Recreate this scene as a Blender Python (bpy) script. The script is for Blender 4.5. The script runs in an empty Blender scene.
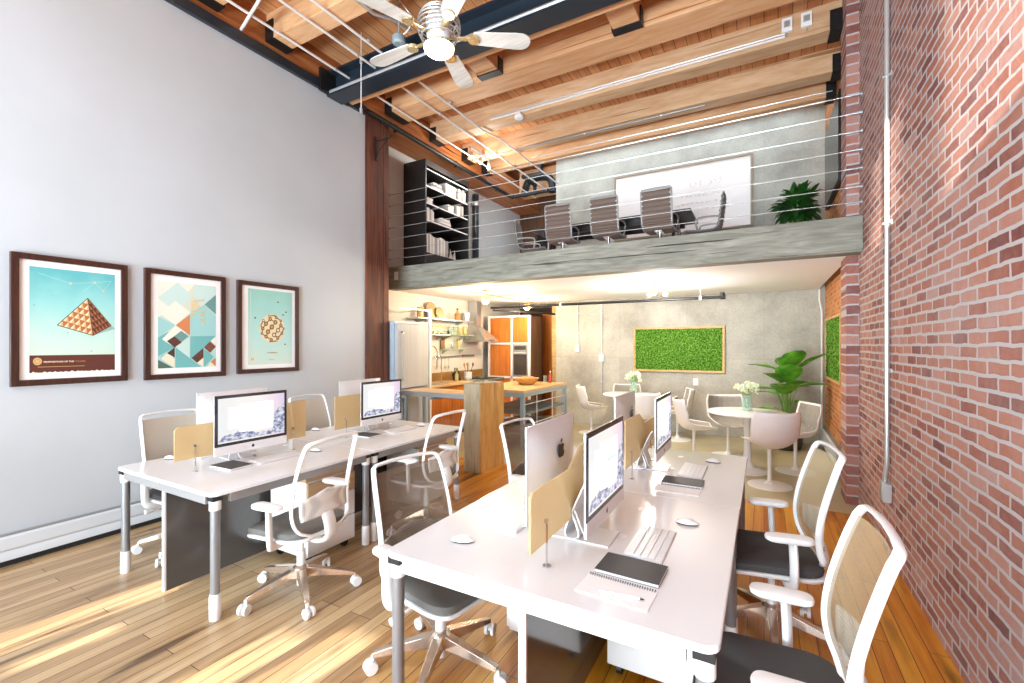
import bpy, math, random
from math import sin, cos, pi, radians, sqrt, atan2
from mathutils import Vector, Matrix
random.seed(7)
SC = bpy.context.scene
COL = SC.collection

def srgb(h):
    h = h.lstrip('#')
    o = []
    for i in (0, 2, 4):
        c = int(h[i:i+2], 16) / 255
        o.append(c / 12.92 if c <= .04045 else ((c + .055) / 1.055) ** 2.4)
    return (o[0], o[1], o[2], 1)

# ---------------------------------------------------------------- mesh builder
class MB:
    def __init__(s):
        s.v = []; s.f = []; s.mi = []
        s.M = None
    def add(s, vs, fs, m=0):
        n = len(s.v)
        if s.M is not None:
            vs = [tuple(s.M @ Vector(p)) for p in vs]
        s.v += [tuple(p) for p in vs]
        for f in fs:
            s.f.append([n + i for i in f]); s.mi.append(m)
        return s
    def box(s, x0, x1, y0, y1, z0, z1, m=0):
        x0, x1 = min(x0, x1), max(x0, x1); y0, y1 = min(y0, y1), max(y0, y1); z0, z1 = min(z0, z1), max(z0, z1)
        v = [(x0,y0,z0),(x1,y0,z0),(x1,y1,z0),(x0,y1,z0),(x0,y0,z1),(x1,y0,z1),(x1,y1,z1),(x0,y1,z1)]
        return s.add(v, [(0,3,2,1),(4,5,6,7),(0,1,5,4),(1,2,6,5),(2,3,7,6),(3,0,4,7)], m)
    def cbox(s, c, d, m=0, R=None):
        hx, hy, hz = d[0]/2, d[1]/2, d[2]/2
        v = [(-hx,-hy,-hz),(hx,-hy,-hz),(hx,hy,-hz),(-hx,hy,-hz),(-hx,-hy,hz),(hx,-hy,hz),(hx,hy,hz),(-hx,hy,hz)]
        if R is not None: v = [tuple(R @ Vector(p)) for p in v]
        v = [(p[0]+c[0], p[1]+c[1], p[2]+c[2]) for p in v]
        return s.add(v, [(0,3,2,1),(4,5,6,7),(0,1,5,4),(1,2,6,5),(2,3,7,6),(3,0,4,7)], m)
    def poly(s, pts, m=0):
        return s.add(pts, [tuple(range(len(pts)))], m)
    def prism(s, pts, d, m=0):
        """pts: planar 3D outline, d: extrusion vector"""
        n = len(pts); d = Vector(d)
        nrm = Vector((0, 0, 0))
        for i in range(n):
            a = Vector(pts[i]); b = Vector(pts[(i+1) % n]); nrm += a.cross(b)
        p = list(pts)
        if nrm.dot(d) > 0: p = p[::-1]
        v = [tuple(q) for q in p] + [tuple(Vector(q) + d) for q in p]
        f = [tuple(range(n)), tuple(range(2*n-1, n-1, -1))]
        for i in range(n):
            j = (i+1) % n
            f.append((j, i, i+n, j+n))
        return s.add(v, f, m)
    def ring(s, rings, m=0, closed=True, cap0=True, cap1=True, loop=False):
        n = len(rings[0]); v = [p for r in rings for p in r]; f = []
        K = len(rings)
        for k in range(K if loop else K - 1):
            a = k*n; b = ((k+1) % K)*n
            for i in range(n if closed else n-1):
                j = (i+1) % n
                f.append((a+i, a+j, b+j, b+i))
        if closed and not loop:
            if cap0: f.append(tuple(range(n-1, -1, -1)))
            if cap1: f.append(tuple(range((K-1)*n, K*n)))
        return s.add(v, f, m)
    def cyl(s, p0, p1, r0, r1=None, n=14, m=0):
        return s.tube([p0, p1], [r0, r0 if r1 is None else r1], n, m)
    def tube(s, pts, r, n=8, m=0, loop=False, flat=None, up=None):
        """swept tube; flat=(a,b) elliptical section (a along side, b along up)"""
        P = [Vector(p) for p in pts]; K = len(P)
        R = r if isinstance(r, (list, tuple)) else [r]*K
        rings = []; prev = None
        for k in range(K):
            if loop: t = P[(k+1) % K] - P[k-1]
            elif k == 0: t = P[1] - P[0]
            elif k == K-1: t = P[-1] - P[-2]
            else: t = (P[k+1] - P[k]).normalized() + (P[k] - P[k-1]).normalized()
            t.normalize()
            if prev is None:
                u = Vector(up) if up else (Vector((0,0,1)) if abs(t.z) < .9 else Vector((1,0,0)))
            else: u = prev
            u = u - t*u.dot(t)
            if u.length < 1e-6: u = t.orthogonal()
            u.normalize(); prev = u
            w = t.cross(u)
            fa, fb = flat if flat else (1, 1)
            sc = 1.0
            if 0 < k < K-1:
                c = (P[k+1]-P[k]).normalized().dot((P[k]-P[k-1]).normalized())
                sc = 1/max(.6, sqrt(max(0.01, (1+c)/2)))
            rings.append([tuple(P[k] + (u*sin(2*pi*i/n)*fb + w*cos(2*pi*i/n)*fa)*R[k]*(1 if flat else sc)) for i in range(n)])
        return s.ring(rings, m, loop=loop)
    def lathe(s, prof, c=(0,0,0), n=24, m=0):
        rings = [[(c[0]+r*cos(2*pi*i/n), c[1]+r*sin(2*pi*i/n), c[2]+z) for i in range(n)] for r, z in prof]
        return s.ring(rings, m)
    def ball(s, c, r, nu=14, nv=9, m=0, R=None):
        if not isinstance(r, (tuple, list)): r = (r, r, r)
        v = []; f = []
        for j in range(1, nv):
            a = pi*j/nv
            for i in range(nu):
                b = 2*pi*i/nu
                v.append((r[0]*sin(a)*cos(b), r[1]*sin(a)*sin(b), -r[2]*cos(a)))
        v += [(0,0,-r[2]), (0,0,r[2])]
        B = len(v)-2
        for j in range(nv-2):
            for i in range(nu):
                k = (i+1) % nu
                f.append((j*nu+i, j*nu+k, (j+1)*nu+k, (j+1)*nu+i))
        for i in range(nu):
            k = (i+1) % nu
            f.append((B, k, i)); f.append((B+1, (nv-2)*nu+i, (nv-2)*nu+k))
        if R is not None: v = [tuple(R @ Vector(p)) for p in v]
        v = [(p[0]+c[0], p[1]+c[1], p[2]+c[2]) for p in v]
        return s.add(v, f, m)
    def grid(s, fn, nu, nv, m=0):
        v = [fn(i/(nu-1), j/(nv-1)) for j in range(nv) for i in range(nu)]
        f = [(j*nu+i, j*nu+i+1, (j+1)*nu+i+1, (j+1)*nu+i) for j in range(nv-1) for i in range(nu-1)]
        return s.add(v, f, m)

def rrect(w, d, r, n=5, cx=0, cy=0):
    """rounded rectangle outline, centred"""
    o = []
    for (sx, sy, a0) in ((1,1,0), (-1,1,90), (-1,-1,180), (1,-1,270)):
        for k in range(n+1):
            a = radians(a0 + 90*k/n)
            o.append((cx + sx*(w/2-r) + r*cos(a), cy + sy*(d/2-r) + r*sin(a)))
    return o

def smooth_path(pts, n=6, loop=False):
    """Catmull-Rom through pts"""
    P = [Vector(p) for p in pts]; K = len(P); o = []
    for k in range(K if loop else K-1):
        p1 = P[k]; p2 = P[(k+1) % K]
        p0 = P[k-1] if (k > 0 or loop) else p1*2-p2
        p3 = P[(k+2) % K] if (loop or k+2 < K) else p2*2-p1
        for i in range(n):
            t = i/n
            o.append(.5*((2*p1)+(p2-p0)*t+(2*p0-5*p1+4*p2-p3)*t*t+(3*p1-p0-3*p2+p3)*t**3))
    if not loop: o.append(P[-1])
    return [tuple(p) for p in o]

def obj(name, mb, mats, parent=None, bevel=0, solid=0, solid_off=-1, sub=0, smooth=35, kind=None):
    me = bpy.data.meshes.new(name)
    me.from_pydata(mb.v, [], mb.f)
    if not isinstance(mats, (list, tuple)): mats = [mats]
    for m in mats: me.materials.append(m)
    if len(mats) > 1: me.polygons.foreach_set('material_index', mb.mi)
    me.polygons.foreach_set('use_smooth', [True]*len(me.polygons))
    me.update()
    try: me.set_sharp_from_angle(angle=radians(smooth))
    except Exception: pass
    o = bpy.data.objects.new(name, me); COL.objects.link(o)
    if parent is not None: o.parent = parent
    if solid:
        k = o.modifiers.new('solid', 'SOLIDIFY'); k.thickness = solid; k.offset = solid_off
    if bevel:
        k = o.modifiers.new('bevel', 'BEVEL'); k.width = bevel; k.segments = 2; k.limit_method = 'ANGLE'; k.angle_limit = radians(40)
        k.harden_normals = False
    if sub:
        k = o.modifiers.new('sub', 'SUBSURF'); k.levels = sub; k.render_levels = sub
    if kind: o['kind'] = kind
    return o

def tag(o, label, cat, group=None, kind=None):
    o['label'] = label; o['category'] = cat
    if group: o['group'] = group
    if kind: o['kind'] = kind
    return o

def thing(name, label, cat, loc=(0,0,0), rz=0, group=None, rot=None):
    o = bpy.data.objects.new(name, None); COL.objects.link(o)
    o.empty_display_size = .05
    o.location = loc
    o.rotation_euler = rot if rot else (0, 0, rz)
    return tag(o, label, cat, group)

def copy_tree(root, loc=None, rz=None, label=None, group=None, rot=None, parent=None, skip=()):
    c = root.copy(); COL.objects.link(c)
    if parent is not None: c.parent = parent
    if loc is not None: c.location = loc
    if rz is not None: c.rotation_euler = (0, 0, rz)
    if rot is not None: c.rotation_euler = rot
    if label: c['label'] = label
    if group: c['group'] = group
    for ch in list(root.children):
        if ch.name.split('.')[0] in skip: continue
        copy_tree(ch, parent=c)
    return c

def structure(name, mb, mats, label, cat, **k):
    o = obj(name, mb, mats, **k)
    return tag(o, label, cat, kind='structure')

def text_mesh(txt, size, P, U, V, m=0, mb=None, bold=.0):
    """lettering as flat mesh: P origin, U right, V up"""
    cu = bpy.data.curves.new('lettering', 'FONT'); cu.body = txt; cu.size = size; cu.offset = bold
    cu.resolution_u = 2
    to = bpy.data.objects.new('lettering', cu); COL.objects.link(to)
    dg = bpy.context.evaluated_depsgraph_get()
    me = bpy.data.meshes.new_from_object(to.evaluated_get(dg))
    P, U, V = Vector(P), Vector(U), Vector(V)
    vs = [tuple(P + U*v.co.x + V*v.co.y) for v in me.vertices]
    fs = [tuple(p.vertices) for p in me.polygons]
    bpy.data.objects.remove(to); bpy.data.curves.remove(cu); bpy.data.meshes.remove(me)
    mb.add(vs, fs, m)
# ---------------------------------------------------------------- materials
def nm(name):
    m = bpy.data.materials.new(name); m.use_nodes = True
    nt = m.node_tree; b = nt.nodes['Principled BSDF']
    return m, nt, b
def N(nt, t, **k):
    n = nt.nodes.new(t)
    for a, v in k.items():
        if a in n.inputs.keys(): n.inputs[a].default_value = v
        else: setattr(n, a, v)
    return n
def ramp(nt, stops, interp='LINEAR'):
    r = nt.nodes.new('ShaderNodeValToRGB'); cr = r.color_ramp; cr.interpolation = interp
    while len(cr.elements) < len(stops): cr.elements.new(.5)
    for e, (p, c) in zip(cr.elements, stops):
        e.position = p; e.color = srgb(c) if isinstance(c, str) else c
    return r
def bump(nt, b, src, strength=.3, dist=.01):
    bp = N(nt, 'ShaderNodeBump'); bp.inputs['Strength'].default_value = strength; bp.inputs['Distance'].default_value = dist
    nt.links.new(src, bp.inputs['Height']); nt.links.new(bp.outputs[0], b.inputs['Normal'])
def mapping(nt, scale=(1,1,1), rot=(0,0,0), coord='Object'):
    t = nt.nodes.new('ShaderNodeTexCoord'); mp = nt.nodes.new('ShaderNodeMapping')
    mp.inputs['Scale'].default_value = scale; mp.inputs['Rotation'].default_value = rot
    nt.links.new(t.outputs[coord], mp.inputs[0])
    return mp.outputs[0]
def plain(name, c, rough=.5, metal=0, spec=.5, noise=0, nscale=30, coat=0, sheen=0):
    m, nt, b = nm(name)
    b.inputs['Base Color'].default_value = srgb(c); b.inputs['Roughness'].default_value = rough
    b.inputs['Metallic'].default_value = metal; b.inputs['Specular IOR Level'].default_value = spec
    if coat: b.inputs['Coat Weight'].default_value = coat; b.inputs['Coat Roughness'].default_value = .1
    nz = N(nt, 'ShaderNodeTexNoise'); nz.inputs['Scale'].default_value = nscale; nz.inputs['Detail'].default_value = 4
    nt.links.new(mapping(nt), nz.inputs['Vector'])
    if noise:
        hs = N(nt, 'ShaderNodeMix', data_type='RGBA', blend_type='MULTIPLY'); hs.inputs[0].default_value = noise
        hs.inputs[6].default_value = srgb(c)
        r = ramp(nt, [(.3, (.35,.35,.35,1)), (.7, (1,1,1,1))])
        nt.links.new(nz.outputs['Fac'], r.inputs[0]); nt.links.new(r.outputs[0], hs.inputs[7])
        nt.links.new(hs.outputs[2], b.inputs['Base Color'])
    else:
        rr = N(nt, 'ShaderNodeMapRange'); rr.inputs['To Min'].default_value = max(0, rough-.04); rr.inputs['To Max'].default_value = min(1, rough+.04)
        nt.links.new(nz.outputs['Fac'], rr.inputs[0]); nt.links.new(rr.outputs[0], b.inputs['Roughness'])
    return m
def emit(name, c, s):
    m, nt, b = nm(name)
    b.inputs['Base Color'].default_value = srgb(c)
    b.inputs['Emission Color'].default_value = srgb(c); b.inputs['Emission Strength'].default_value = s
    return m
def glass(name, c='#ffffff', rough=.02, alpha=.25):
    """thin clear glazing: transparent with a glossy coat"""
    m, nt, b = nm(name)
    out = nt.nodes['Material Output']
    tr = N(nt, 'ShaderNodeBsdfTransparent'); tr.inputs[0].default_value = srgb(c)
    b.inputs['Base Color'].default_value = srgb(c); b.inputs['Roughness'].default_value = rough
    mx = N(nt, 'ShaderNodeMixShader'); mx.inputs[0].default_value = alpha
    nt.links.new(tr.outputs[0], mx.inputs[1]); nt.links.new(b.outputs[0], mx.inputs[2]); nt.links.new(mx.outputs[0], out.inputs[0])
    return m
def wood(name, stops, axis='X', scale=1.0, rough=.5, stretch=.08, bmp=.25, dark=None, bigstops=None):
    """timber with grain running along axis (object space)"""
    m, nt, b = nm(name)
    g = {'X': (stretch,1,1), 'Y': (1,stretch,1), 'Z': (1,1,stretch)}[axis]
    mp = mapping(nt, tuple(18*scale*q for q in g))
    n1 = N(nt, 'ShaderNodeTexNoise'); n1.inputs['Scale'].default_value = 1; n1.inputs['Detail'].default_value = 6; n1.inputs['Roughness'].default_value = .6; n1.inputs['Distortion'].default_value = .6
    nt.links.new(mp, n1.inputs['Vector'])
    r = ramp(nt, stops); nt.links.new(n1.outputs['Fac'], r.inputs[0])
    col = r.outputs[0]
    mp2 = mapping(nt, tuple(1.6*scale*q for q in {'X': (.35,1,1), 'Y': (1,.35,1), 'Z': (1,1,.35)}[axis]))
    n2 = N(nt, 'ShaderNodeTexNoise'); n2.inputs['Scale'].default_value = 1; n2.inputs['Detail'].default_value = 3
    nt.links.new(mp2, n2.inputs['Vector'])
    mx = N(nt, 'ShaderNodeMix', data_type='RGBA', blend_type='MULTIPLY'); mx.inputs[0].default_value = .8
    r2 = ramp(nt, bigstops or [(.3, (.62,.55,.5,1)), (.65, (1,1,1,1))])
    nt.links.new(n2.outputs['Fac'], r2.inputs[0]); nt.links.new(col, mx.inputs[6]); nt.links.new(r2.outputs[0], mx.inputs[7])
    col = mx.outputs[2]
    if dark:   # knots and cracks
        n3 = N(nt, 'ShaderNodeTexNoise'); n3.inputs['Scale'].default_value = 1; n3.inputs['Detail'].default_value = 2
        nt.links.new(mapping(nt, tuple(30*scale*q for q in {'X': (.02,1,1), 'Y': (1,.02,1), 'Z': (1,1,.02)}[axis])), n3.inputs['Vector'])
        r3 = ramp(nt, [(.30, dark), (.36, '#ffffff')]); nt.links.new(n3.outputs['Fac'], r3.inputs[0])
        m3 = N(nt, 'ShaderNodeMix', data_type='RGBA', blend_type='MULTIPLY'); m3.inputs[0].default_value = 1
        nt.links.new(col, m3.inputs[6]); nt.links.new(r3.outputs[0], m3.inputs[7]); col = m3.outputs[2]
    nt.links.new(col, b.inputs['Base Color']); b.inputs['Roughness'].default_value = rough
    bump(nt, b, n1.outputs['Fac'], bmp, .004)
    return m

def floor_planks():
    m, nt, b = nm('old_plank_floor')
    L = nt.links
    tc = nt.nodes.new('ShaderNodeTexCoord'); sp = nt.nodes.new('ShaderNodeSeparateXYZ'); L.new(tc.outputs['Object'], sp.inputs[0])
    cb = nt.nodes.new('ShaderNodeCombineXYZ'); L.new(sp.outputs['Y'], cb.inputs['X']); L.new(sp.outputs['X'], cb.inputs['Y'])
    br = N(nt, 'ShaderNodeTexBrick'); L.new(cb.outputs[0], br.inputs['Vector'])
    br.inputs['Scale'].default_value = 1; br.inputs['Brick Width'].default_value = 1.9; br.inputs['Row Height'].default_value = .083
    br.inputs['Mortar Size'].default_value = .0022; br.inputs['Mortar Smooth'].default_value = .2; br.inputs['Bias'].default_value = 0
    br.inputs['Color1'].default_value = (.0,.0,.0,1); br.inputs['Color2'].default_value = (1,1,1,1); br.inputs['Mortar'].default_value = (.5,.5,.5,1)
    br.offset = .37; br.offset_frequency = 3
    # fresh honey boards and sun-worn boards
    grain = N(nt, 'ShaderNodeTexNoise'); grain.inputs['Scale'].default_value = 1; grain.inputs['Detail'].default_value = 7; grain.inputs['Roughness'].default_value = .62
    mp = nt.nodes.new('ShaderNodeMapping'); mp.inputs['Scale'].default_value = (22, 1.1, 22); L.new(tc.outputs['Object'], mp.inputs[0]); L.new(mp.outputs[0], grain.inputs['Vector'])
    addg = N(nt, 'ShaderNodeMath', operation='MULTIPLY_ADD'); addg.inputs[1].default_value = .30
    L.new(br.outputs['Color'], addg.inputs[0]); 
    sc = N(nt, 'ShaderNodeMath', operation='MULTIPLY'); sc.inputs[1].default_value = .78; L.new(grain.outputs['Fac'], sc.inputs[0]); L.new(sc.outputs[0], addg.inputs[2])
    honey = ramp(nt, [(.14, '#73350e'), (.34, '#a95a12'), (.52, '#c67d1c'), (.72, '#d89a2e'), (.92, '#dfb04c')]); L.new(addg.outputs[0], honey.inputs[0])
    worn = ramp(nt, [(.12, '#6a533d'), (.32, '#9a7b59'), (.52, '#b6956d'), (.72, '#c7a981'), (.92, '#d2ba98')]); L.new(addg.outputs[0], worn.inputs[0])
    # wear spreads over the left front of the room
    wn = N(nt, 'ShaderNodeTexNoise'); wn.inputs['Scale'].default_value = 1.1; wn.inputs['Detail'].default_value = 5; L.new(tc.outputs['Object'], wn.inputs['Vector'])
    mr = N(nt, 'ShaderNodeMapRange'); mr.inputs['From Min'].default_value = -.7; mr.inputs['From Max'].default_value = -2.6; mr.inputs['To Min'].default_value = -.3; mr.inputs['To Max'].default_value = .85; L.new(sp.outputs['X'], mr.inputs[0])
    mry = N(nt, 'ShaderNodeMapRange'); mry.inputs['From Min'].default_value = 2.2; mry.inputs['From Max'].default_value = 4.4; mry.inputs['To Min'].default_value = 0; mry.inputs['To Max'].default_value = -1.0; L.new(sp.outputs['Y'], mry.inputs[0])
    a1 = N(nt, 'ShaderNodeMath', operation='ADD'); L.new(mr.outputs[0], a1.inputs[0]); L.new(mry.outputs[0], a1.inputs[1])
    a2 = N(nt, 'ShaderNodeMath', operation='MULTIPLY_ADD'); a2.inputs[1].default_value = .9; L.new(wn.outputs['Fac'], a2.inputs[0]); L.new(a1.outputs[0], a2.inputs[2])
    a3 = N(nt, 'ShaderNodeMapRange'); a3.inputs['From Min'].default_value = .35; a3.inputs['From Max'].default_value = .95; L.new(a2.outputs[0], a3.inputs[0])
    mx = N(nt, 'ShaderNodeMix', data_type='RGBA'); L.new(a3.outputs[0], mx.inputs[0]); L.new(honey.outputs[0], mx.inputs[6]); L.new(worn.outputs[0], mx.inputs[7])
    # dark stains and cracks
    st = N(nt, 'ShaderNodeTexNoise'); st.inputs['Scale'].default_value = 1; st.inputs['Detail'].default_value = 5
    mp3 = nt.nodes.new('ShaderNodeMapping'); mp3.inputs['Scale'].default_value = (9, .9, 9); mp3.inputs['Location'].default_value = (3.3, 1.7, 0); L.new(tc.outputs['Object'], mp3.inputs[0]); L.new(mp3.outputs[0], st.inputs['Vector'])
    sr = ramp(nt, [(.27, '#4a2a18'), (.42, '#ffffff')]); L.new(st.outputs['Fac'], sr.inputs[0])
    m2 = N(nt, 'ShaderNodeMix', data_type='RGBA', blend_type='MULTIPLY'); m2.inputs[0].default_value = .85; L.new(mx.outputs[2], m2.inputs[6]); L.new(sr.outputs[0], m2.inputs[7])
    gp = N(nt, 'ShaderNodeMix', data_type='RGBA'); L.new(br.outputs['Fac'], gp.inputs[0]); L.new(m2.outputs[2], gp.inputs[6]); gp.inputs[7].default_value = srgb('#3a2012')
    L.new(gp.outputs[2], b.inputs['Base Color'])
    b.inputs['Roughness'].default_value = .33; b.inputs['Specular IOR Level'].default_value = .45
    iv = N(nt, 'ShaderNodeMath', operation='SUBTRACT'); L.new(grain.outputs['Fac'], iv.inputs[0]); L.new(br.outputs['Fac'], iv.inputs[1])
    bump(nt, b, iv.outputs[0], .25, .003)
    return m

def brick(name, ux, uy, w=.205, h=.064, tint=0, soft=False):
    m, nt, b = nm(name); L = nt.links
    tc = nt.nodes.new('ShaderNodeTexCoord'); sp = nt.nodes.new('ShaderNodeSeparateXYZ'); L.new(tc.outputs['Object'], sp.inputs[0])
    cb = nt.nodes.new('ShaderNodeCombineXYZ'); L.new(sp.outputs[ux], cb.inputs['X']); L.new(sp.outputs[uy], cb.inputs['Y'])
    dn = N(nt, 'ShaderNodeTexNoise'); dn.inputs['Scale'].default_value = 9; dn.inputs['Detail'].default_value = 3; L.new(cb.outputs[0], dn.inputs['Vector'])
    dv = N(nt, 'ShaderNodeVectorMath', operation='SCALE'); dv.inputs['Scale'].default_value = .021; L.new(dn.outputs['Color'], dv.inputs[0])
    av = N(nt, 'ShaderNodeVectorMath', operation='ADD'); L.new(cb.outputs[0], av.inputs[0]); L.new(dv.outputs[0], av.inputs[1])
    br = N(nt, 'ShaderNodeTexBrick'); L.new(av.outputs[0], br.inputs['Vector'])
    br.inputs['Scale'].default_value = 1; br.inputs['Brick Width'].default_value = w; br.inputs['Row Height'].default_value = h
    br.inputs['Mortar Size'].default_value = .010; br.inputs['Mortar Smooth'].default_value = .25; br.inputs['Bias'].default_value = 0
    br.inputs['Color1'].default_value = (0,0,0,1); br.inputs['Color2'].default_value = (1,1,1,1); br.inputs['Mortar'].default_value = (.5,.5,.5,1)
    n1 = N(nt, 'ShaderNodeTexNoise'); n1.inputs['Scale'].default_value = 26; n1.inputs['Detail'].default_value = 6; n1.inputs['Roughness'].default_value = .7; L.new(tc.outputs['Object'], n1.inputs['Vector'])
    mm = N(nt, 'ShaderNodeMath', operation='MULTIPLY_ADD'); mm.inputs[1].default_value = .62; L.new(br.outputs['Color'], mm.inputs[0])
    ms = N(nt, 'ShaderNodeMath', operation='MULTIPLY'); ms.inputs[1].default_value = .42; L.new(n1.outputs['Fac'], ms.inputs[0]); L.new(ms.outputs[0], mm.inputs[2])
    if tint == 0:
        r = ramp(nt, [(.1, '#56393a'), (.24, '#774640'), (.42, '#965c4d'), (.58, '#a46a56'), (.75, '#ab7a6c'), (.92, '#a58d8a')])
    else:
        r = ramp(nt, [(.1, '#7a4026'), (.3, '#a8582f'), (.55, '#c0703c'), (.8, '#c98350'), (.95, '#b98968')])
    L.new(mm.outputs[0], r.inputs[0])
    n2 = N(nt, 'ShaderNodeTexNoise'); n2.inputs['Scale'].default_value = 1.4; n2.inputs['Detail'].default_value = 6; n2.inputs['Roughness'].default_value = .65; L.new(tc.outputs['Object'], n2.inputs['Vector'])
    # lime bloom smeared over the brick faces
    lr = N(nt, 'ShaderNodeMapRange'); lr.inputs['From Min'].default_value = .38; lr.inputs['From Max'].default_value = .8; lr.inputs['To Max'].default_value = .42; L.new(n2.outputs['Fac'], lr.inputs[0])
    lm = N(nt, 'ShaderNodeMix', data_type='RGBA'); L.new(lr.outputs[0], lm.inputs[0]); L.new(r.outputs[0], lm.inputs[6]); lm.inputs[7].default_value = srgb('#b89f99' if tint == 0 else '#c79a70')
    mo = N(nt, 'ShaderNodeMix', data_type='RGBA'); L.new(br.outputs['Fac'], mo.inputs[0]); L.new(lm.outputs[2], mo.inputs[6]); mo.inputs[7].default_value = srgb('#b4abaa' if tint == 0 else '#b8946c')
    L.new(mo.outputs[2], b.inputs['Base Color']); b.inputs['Roughness'].default_value = .85; b.inputs['Specular IOR Level'].default_value = .2
    iv = N(nt, 'ShaderNodeMath', operation='MULTIPLY_ADD'); iv.inputs[1].default_value = -1.0; L.new(br.outputs['Fac'], iv.inputs[0]); L.new(n1.outputs['Fac'], iv.inputs[2])
    bump(nt, b, iv.outputs[0], .6, .008)
    return m

def concrete(name, stops, rough=.7, holes=False, seam=None, scale=1):
    m, nt, b = nm(name); L = nt.links
    tc = nt.nodes.new('ShaderNodeTexCoord')
    n1 = N(nt, 'ShaderNodeTexNoise'); n1.inputs['Scale'].default_value = 1.3*scale; n1.inputs['Detail'].default_value = 9; n1.inputs['Roughness'].default_value = .62; L.new(tc.outputs['Object'], n1.inputs['Vector'])
    r = ramp(nt, stops); L.new(n1.outputs['Fac'], r.inputs[0]); col = r.outputs[0]
    if seam:   # formwork joints in the X / Z plane
        sp = nt.nodes.new('ShaderNodeSeparateXYZ'); L.new(tc.outputs['Object'], sp.inputs[0])
        cb = nt.nodes.new('ShaderNodeCombineXYZ'); L.new(sp.outputs['X'], cb.inputs['X']); L.new(sp.outputs['Z'], cb.inputs['Y'])
        br = N(nt, 'ShaderNodeTexBrick'); L.new(cb.outputs[0], br.inputs['Vector']); br.offset = 0
        br.inputs['Scale'].default_value = 1; br.inputs['Brick Width'].default_value = seam[0]; br.inputs['Row Height'].default_value = seam[1]
        br.inputs['Mortar Size'].default_value = .004; br.inputs['Color1'].default_value = (.86,.86,.86,1); br.inputs['Color2'].default_value = (1,1,1,1); br.inputs['Mortar'].default_value = (.7,.7,.7,1)
        mx = N(nt, 'ShaderNodeMix', data_type='RGBA', blend_type='MULTIPLY'); mx.inputs[0].default_value = .7; L.new(col, mx.inputs[6]); L.new(br.outputs['Color'], mx.inputs[7]); col = mx.outputs[2]
    n2 = N(nt, 'ShaderNodeTexNoise'); n2.inputs['Scale'].default_value = 45; n2.inputs['Detail'].default_value = 4; L.new(tc.outputs['Object'], n2.inputs['Vector'])
    r2 = ramp(nt, [(.34, (.74,.74,.74,1)), (.6, (1,1,1,1))]); L.new(n2.outputs['Fac'], r2.inputs[0])
    m3 = N(nt, 'ShaderNodeMix', data_type='RGBA', blend_type='MULTIPLY'); m3.inputs[0].default_value = .5; L.new(col, m3.inputs[6]); L.new(r2.outputs[0], m3.inputs[7])
    L.new(m3.outputs[2], b.inputs['Base Color']); b.inputs['Roughness'].default_value = rough
    bump(nt, b, n2.outputs['Fac'], .12, .004)
    return m

def mesh_fabric(name, c, alpha):
    """open weave: woven threads with see-through gaps"""
    m, nt, b = nm(name); L = nt.links
    out = nt.nodes['Material Output']
    b.inputs['Base Color'].default_value = srgb(c); b.inputs['Roughness'].default_value = .8
    tr = N(nt, 'ShaderNodeBsdfTransparent')
    tc = nt.nodes.new('ShaderNodeTexCoord')
    ck = N(nt, 'ShaderNodeTexChecker'); ck.inputs['Scale'].default_value = 420; L.new(tc.outputs['Object'], ck.inputs['Vector'])
    mr = N(nt, 'ShaderNodeMapRange'); mr.inputs['To Min'].default_value = alpha-.12; mr.inputs['To Max'].default_value = alpha+.12; L.new(ck.outputs['Fac'], mr.inputs[0])
    mx = N(nt, 'ShaderNodeMixShader'); L.new(mr.outputs[0], mx.inputs[0]); L.new(tr.outputs[0], mx.inputs[1]); L.new(b.outputs[0], mx.inputs[2]); L.new(mx.outputs[0], out.inputs[0])
    return m

def moss_mat():
    m, nt, b = nm('preserved_moss'); L = nt.links
    n1 = N(nt, 'ShaderNodeTexNoise'); n1.inputs['Scale'].default_value = 38; n1.inputs['Detail'].default_value = 4; L.new(mapping(nt), n1.inputs['Vector'])
    r = ramp(nt, [(.3, '#1c3410'), (.45, '#43701e'), (.6, '#6a9438'), (.75, '#98bb62')]); L.new(n1.outputs['Fac'], r.inputs[0]); L.new(r.outputs[0], b.inputs['Base Color'])
    b.inputs['Roughness'].default_value = .9; b.inputs['Specular IOR Level'].default_value = .1
    bump(nt, b, n1.outputs['Fac'], 1, .02)
    return m

def leaf_mat(name, a, c):
    m, nt, b = nm(name); L = nt.links
    n1 = N(nt, 'ShaderNodeTexNoise'); n1.inputs['Scale'].default_value = 7; n1.inputs['Detail'].default_value = 3; L.new(mapping(nt), n1.inputs['Vector'])
    r = ramp(nt, [(.35, a), (.65, c)]); L.new(n1.outputs['Fac'], r.inputs[0]); L.new(r.outputs[0], b.inputs['Base Color'])
    b.inputs['Roughness'].default_value = .38
    return m

def screen_mat(name, stops, axis, s=1.0, nscale=0):
    m, nt, b = nm(name); L = nt.links
    if nscale:
        n1 = N(nt, 'ShaderNodeTexNoise'); n1.inputs['Scale'].default_value = nscale; n1.inputs['Detail'].default_value = 6; n1.inputs['Roughness'].default_value = .7; L.new(mapping(nt, (1,1,1.6), (0.6,0,0)), n1.inputs['Vector']); src = n1.outputs['Fac']
    else:
        sp = nt.nodes.new('ShaderNodeSeparateXYZ'); t = nt.nodes.new('ShaderNodeTexCoord'); L.new(t.outputs['Generated'], sp.inputs[0]); src = sp.outputs[axis]
    r = ramp(nt, stops); L.new(src, r.inputs[0])
    b.inputs['Base Color'].default_value = (.02,.02,.02,1); b.inputs['Roughness'].default_value = .15
    L.new(r.outputs[0], b.inputs['Emission Color']); b.inputs['Emission Strength'].default_value = s
    return m

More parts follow.
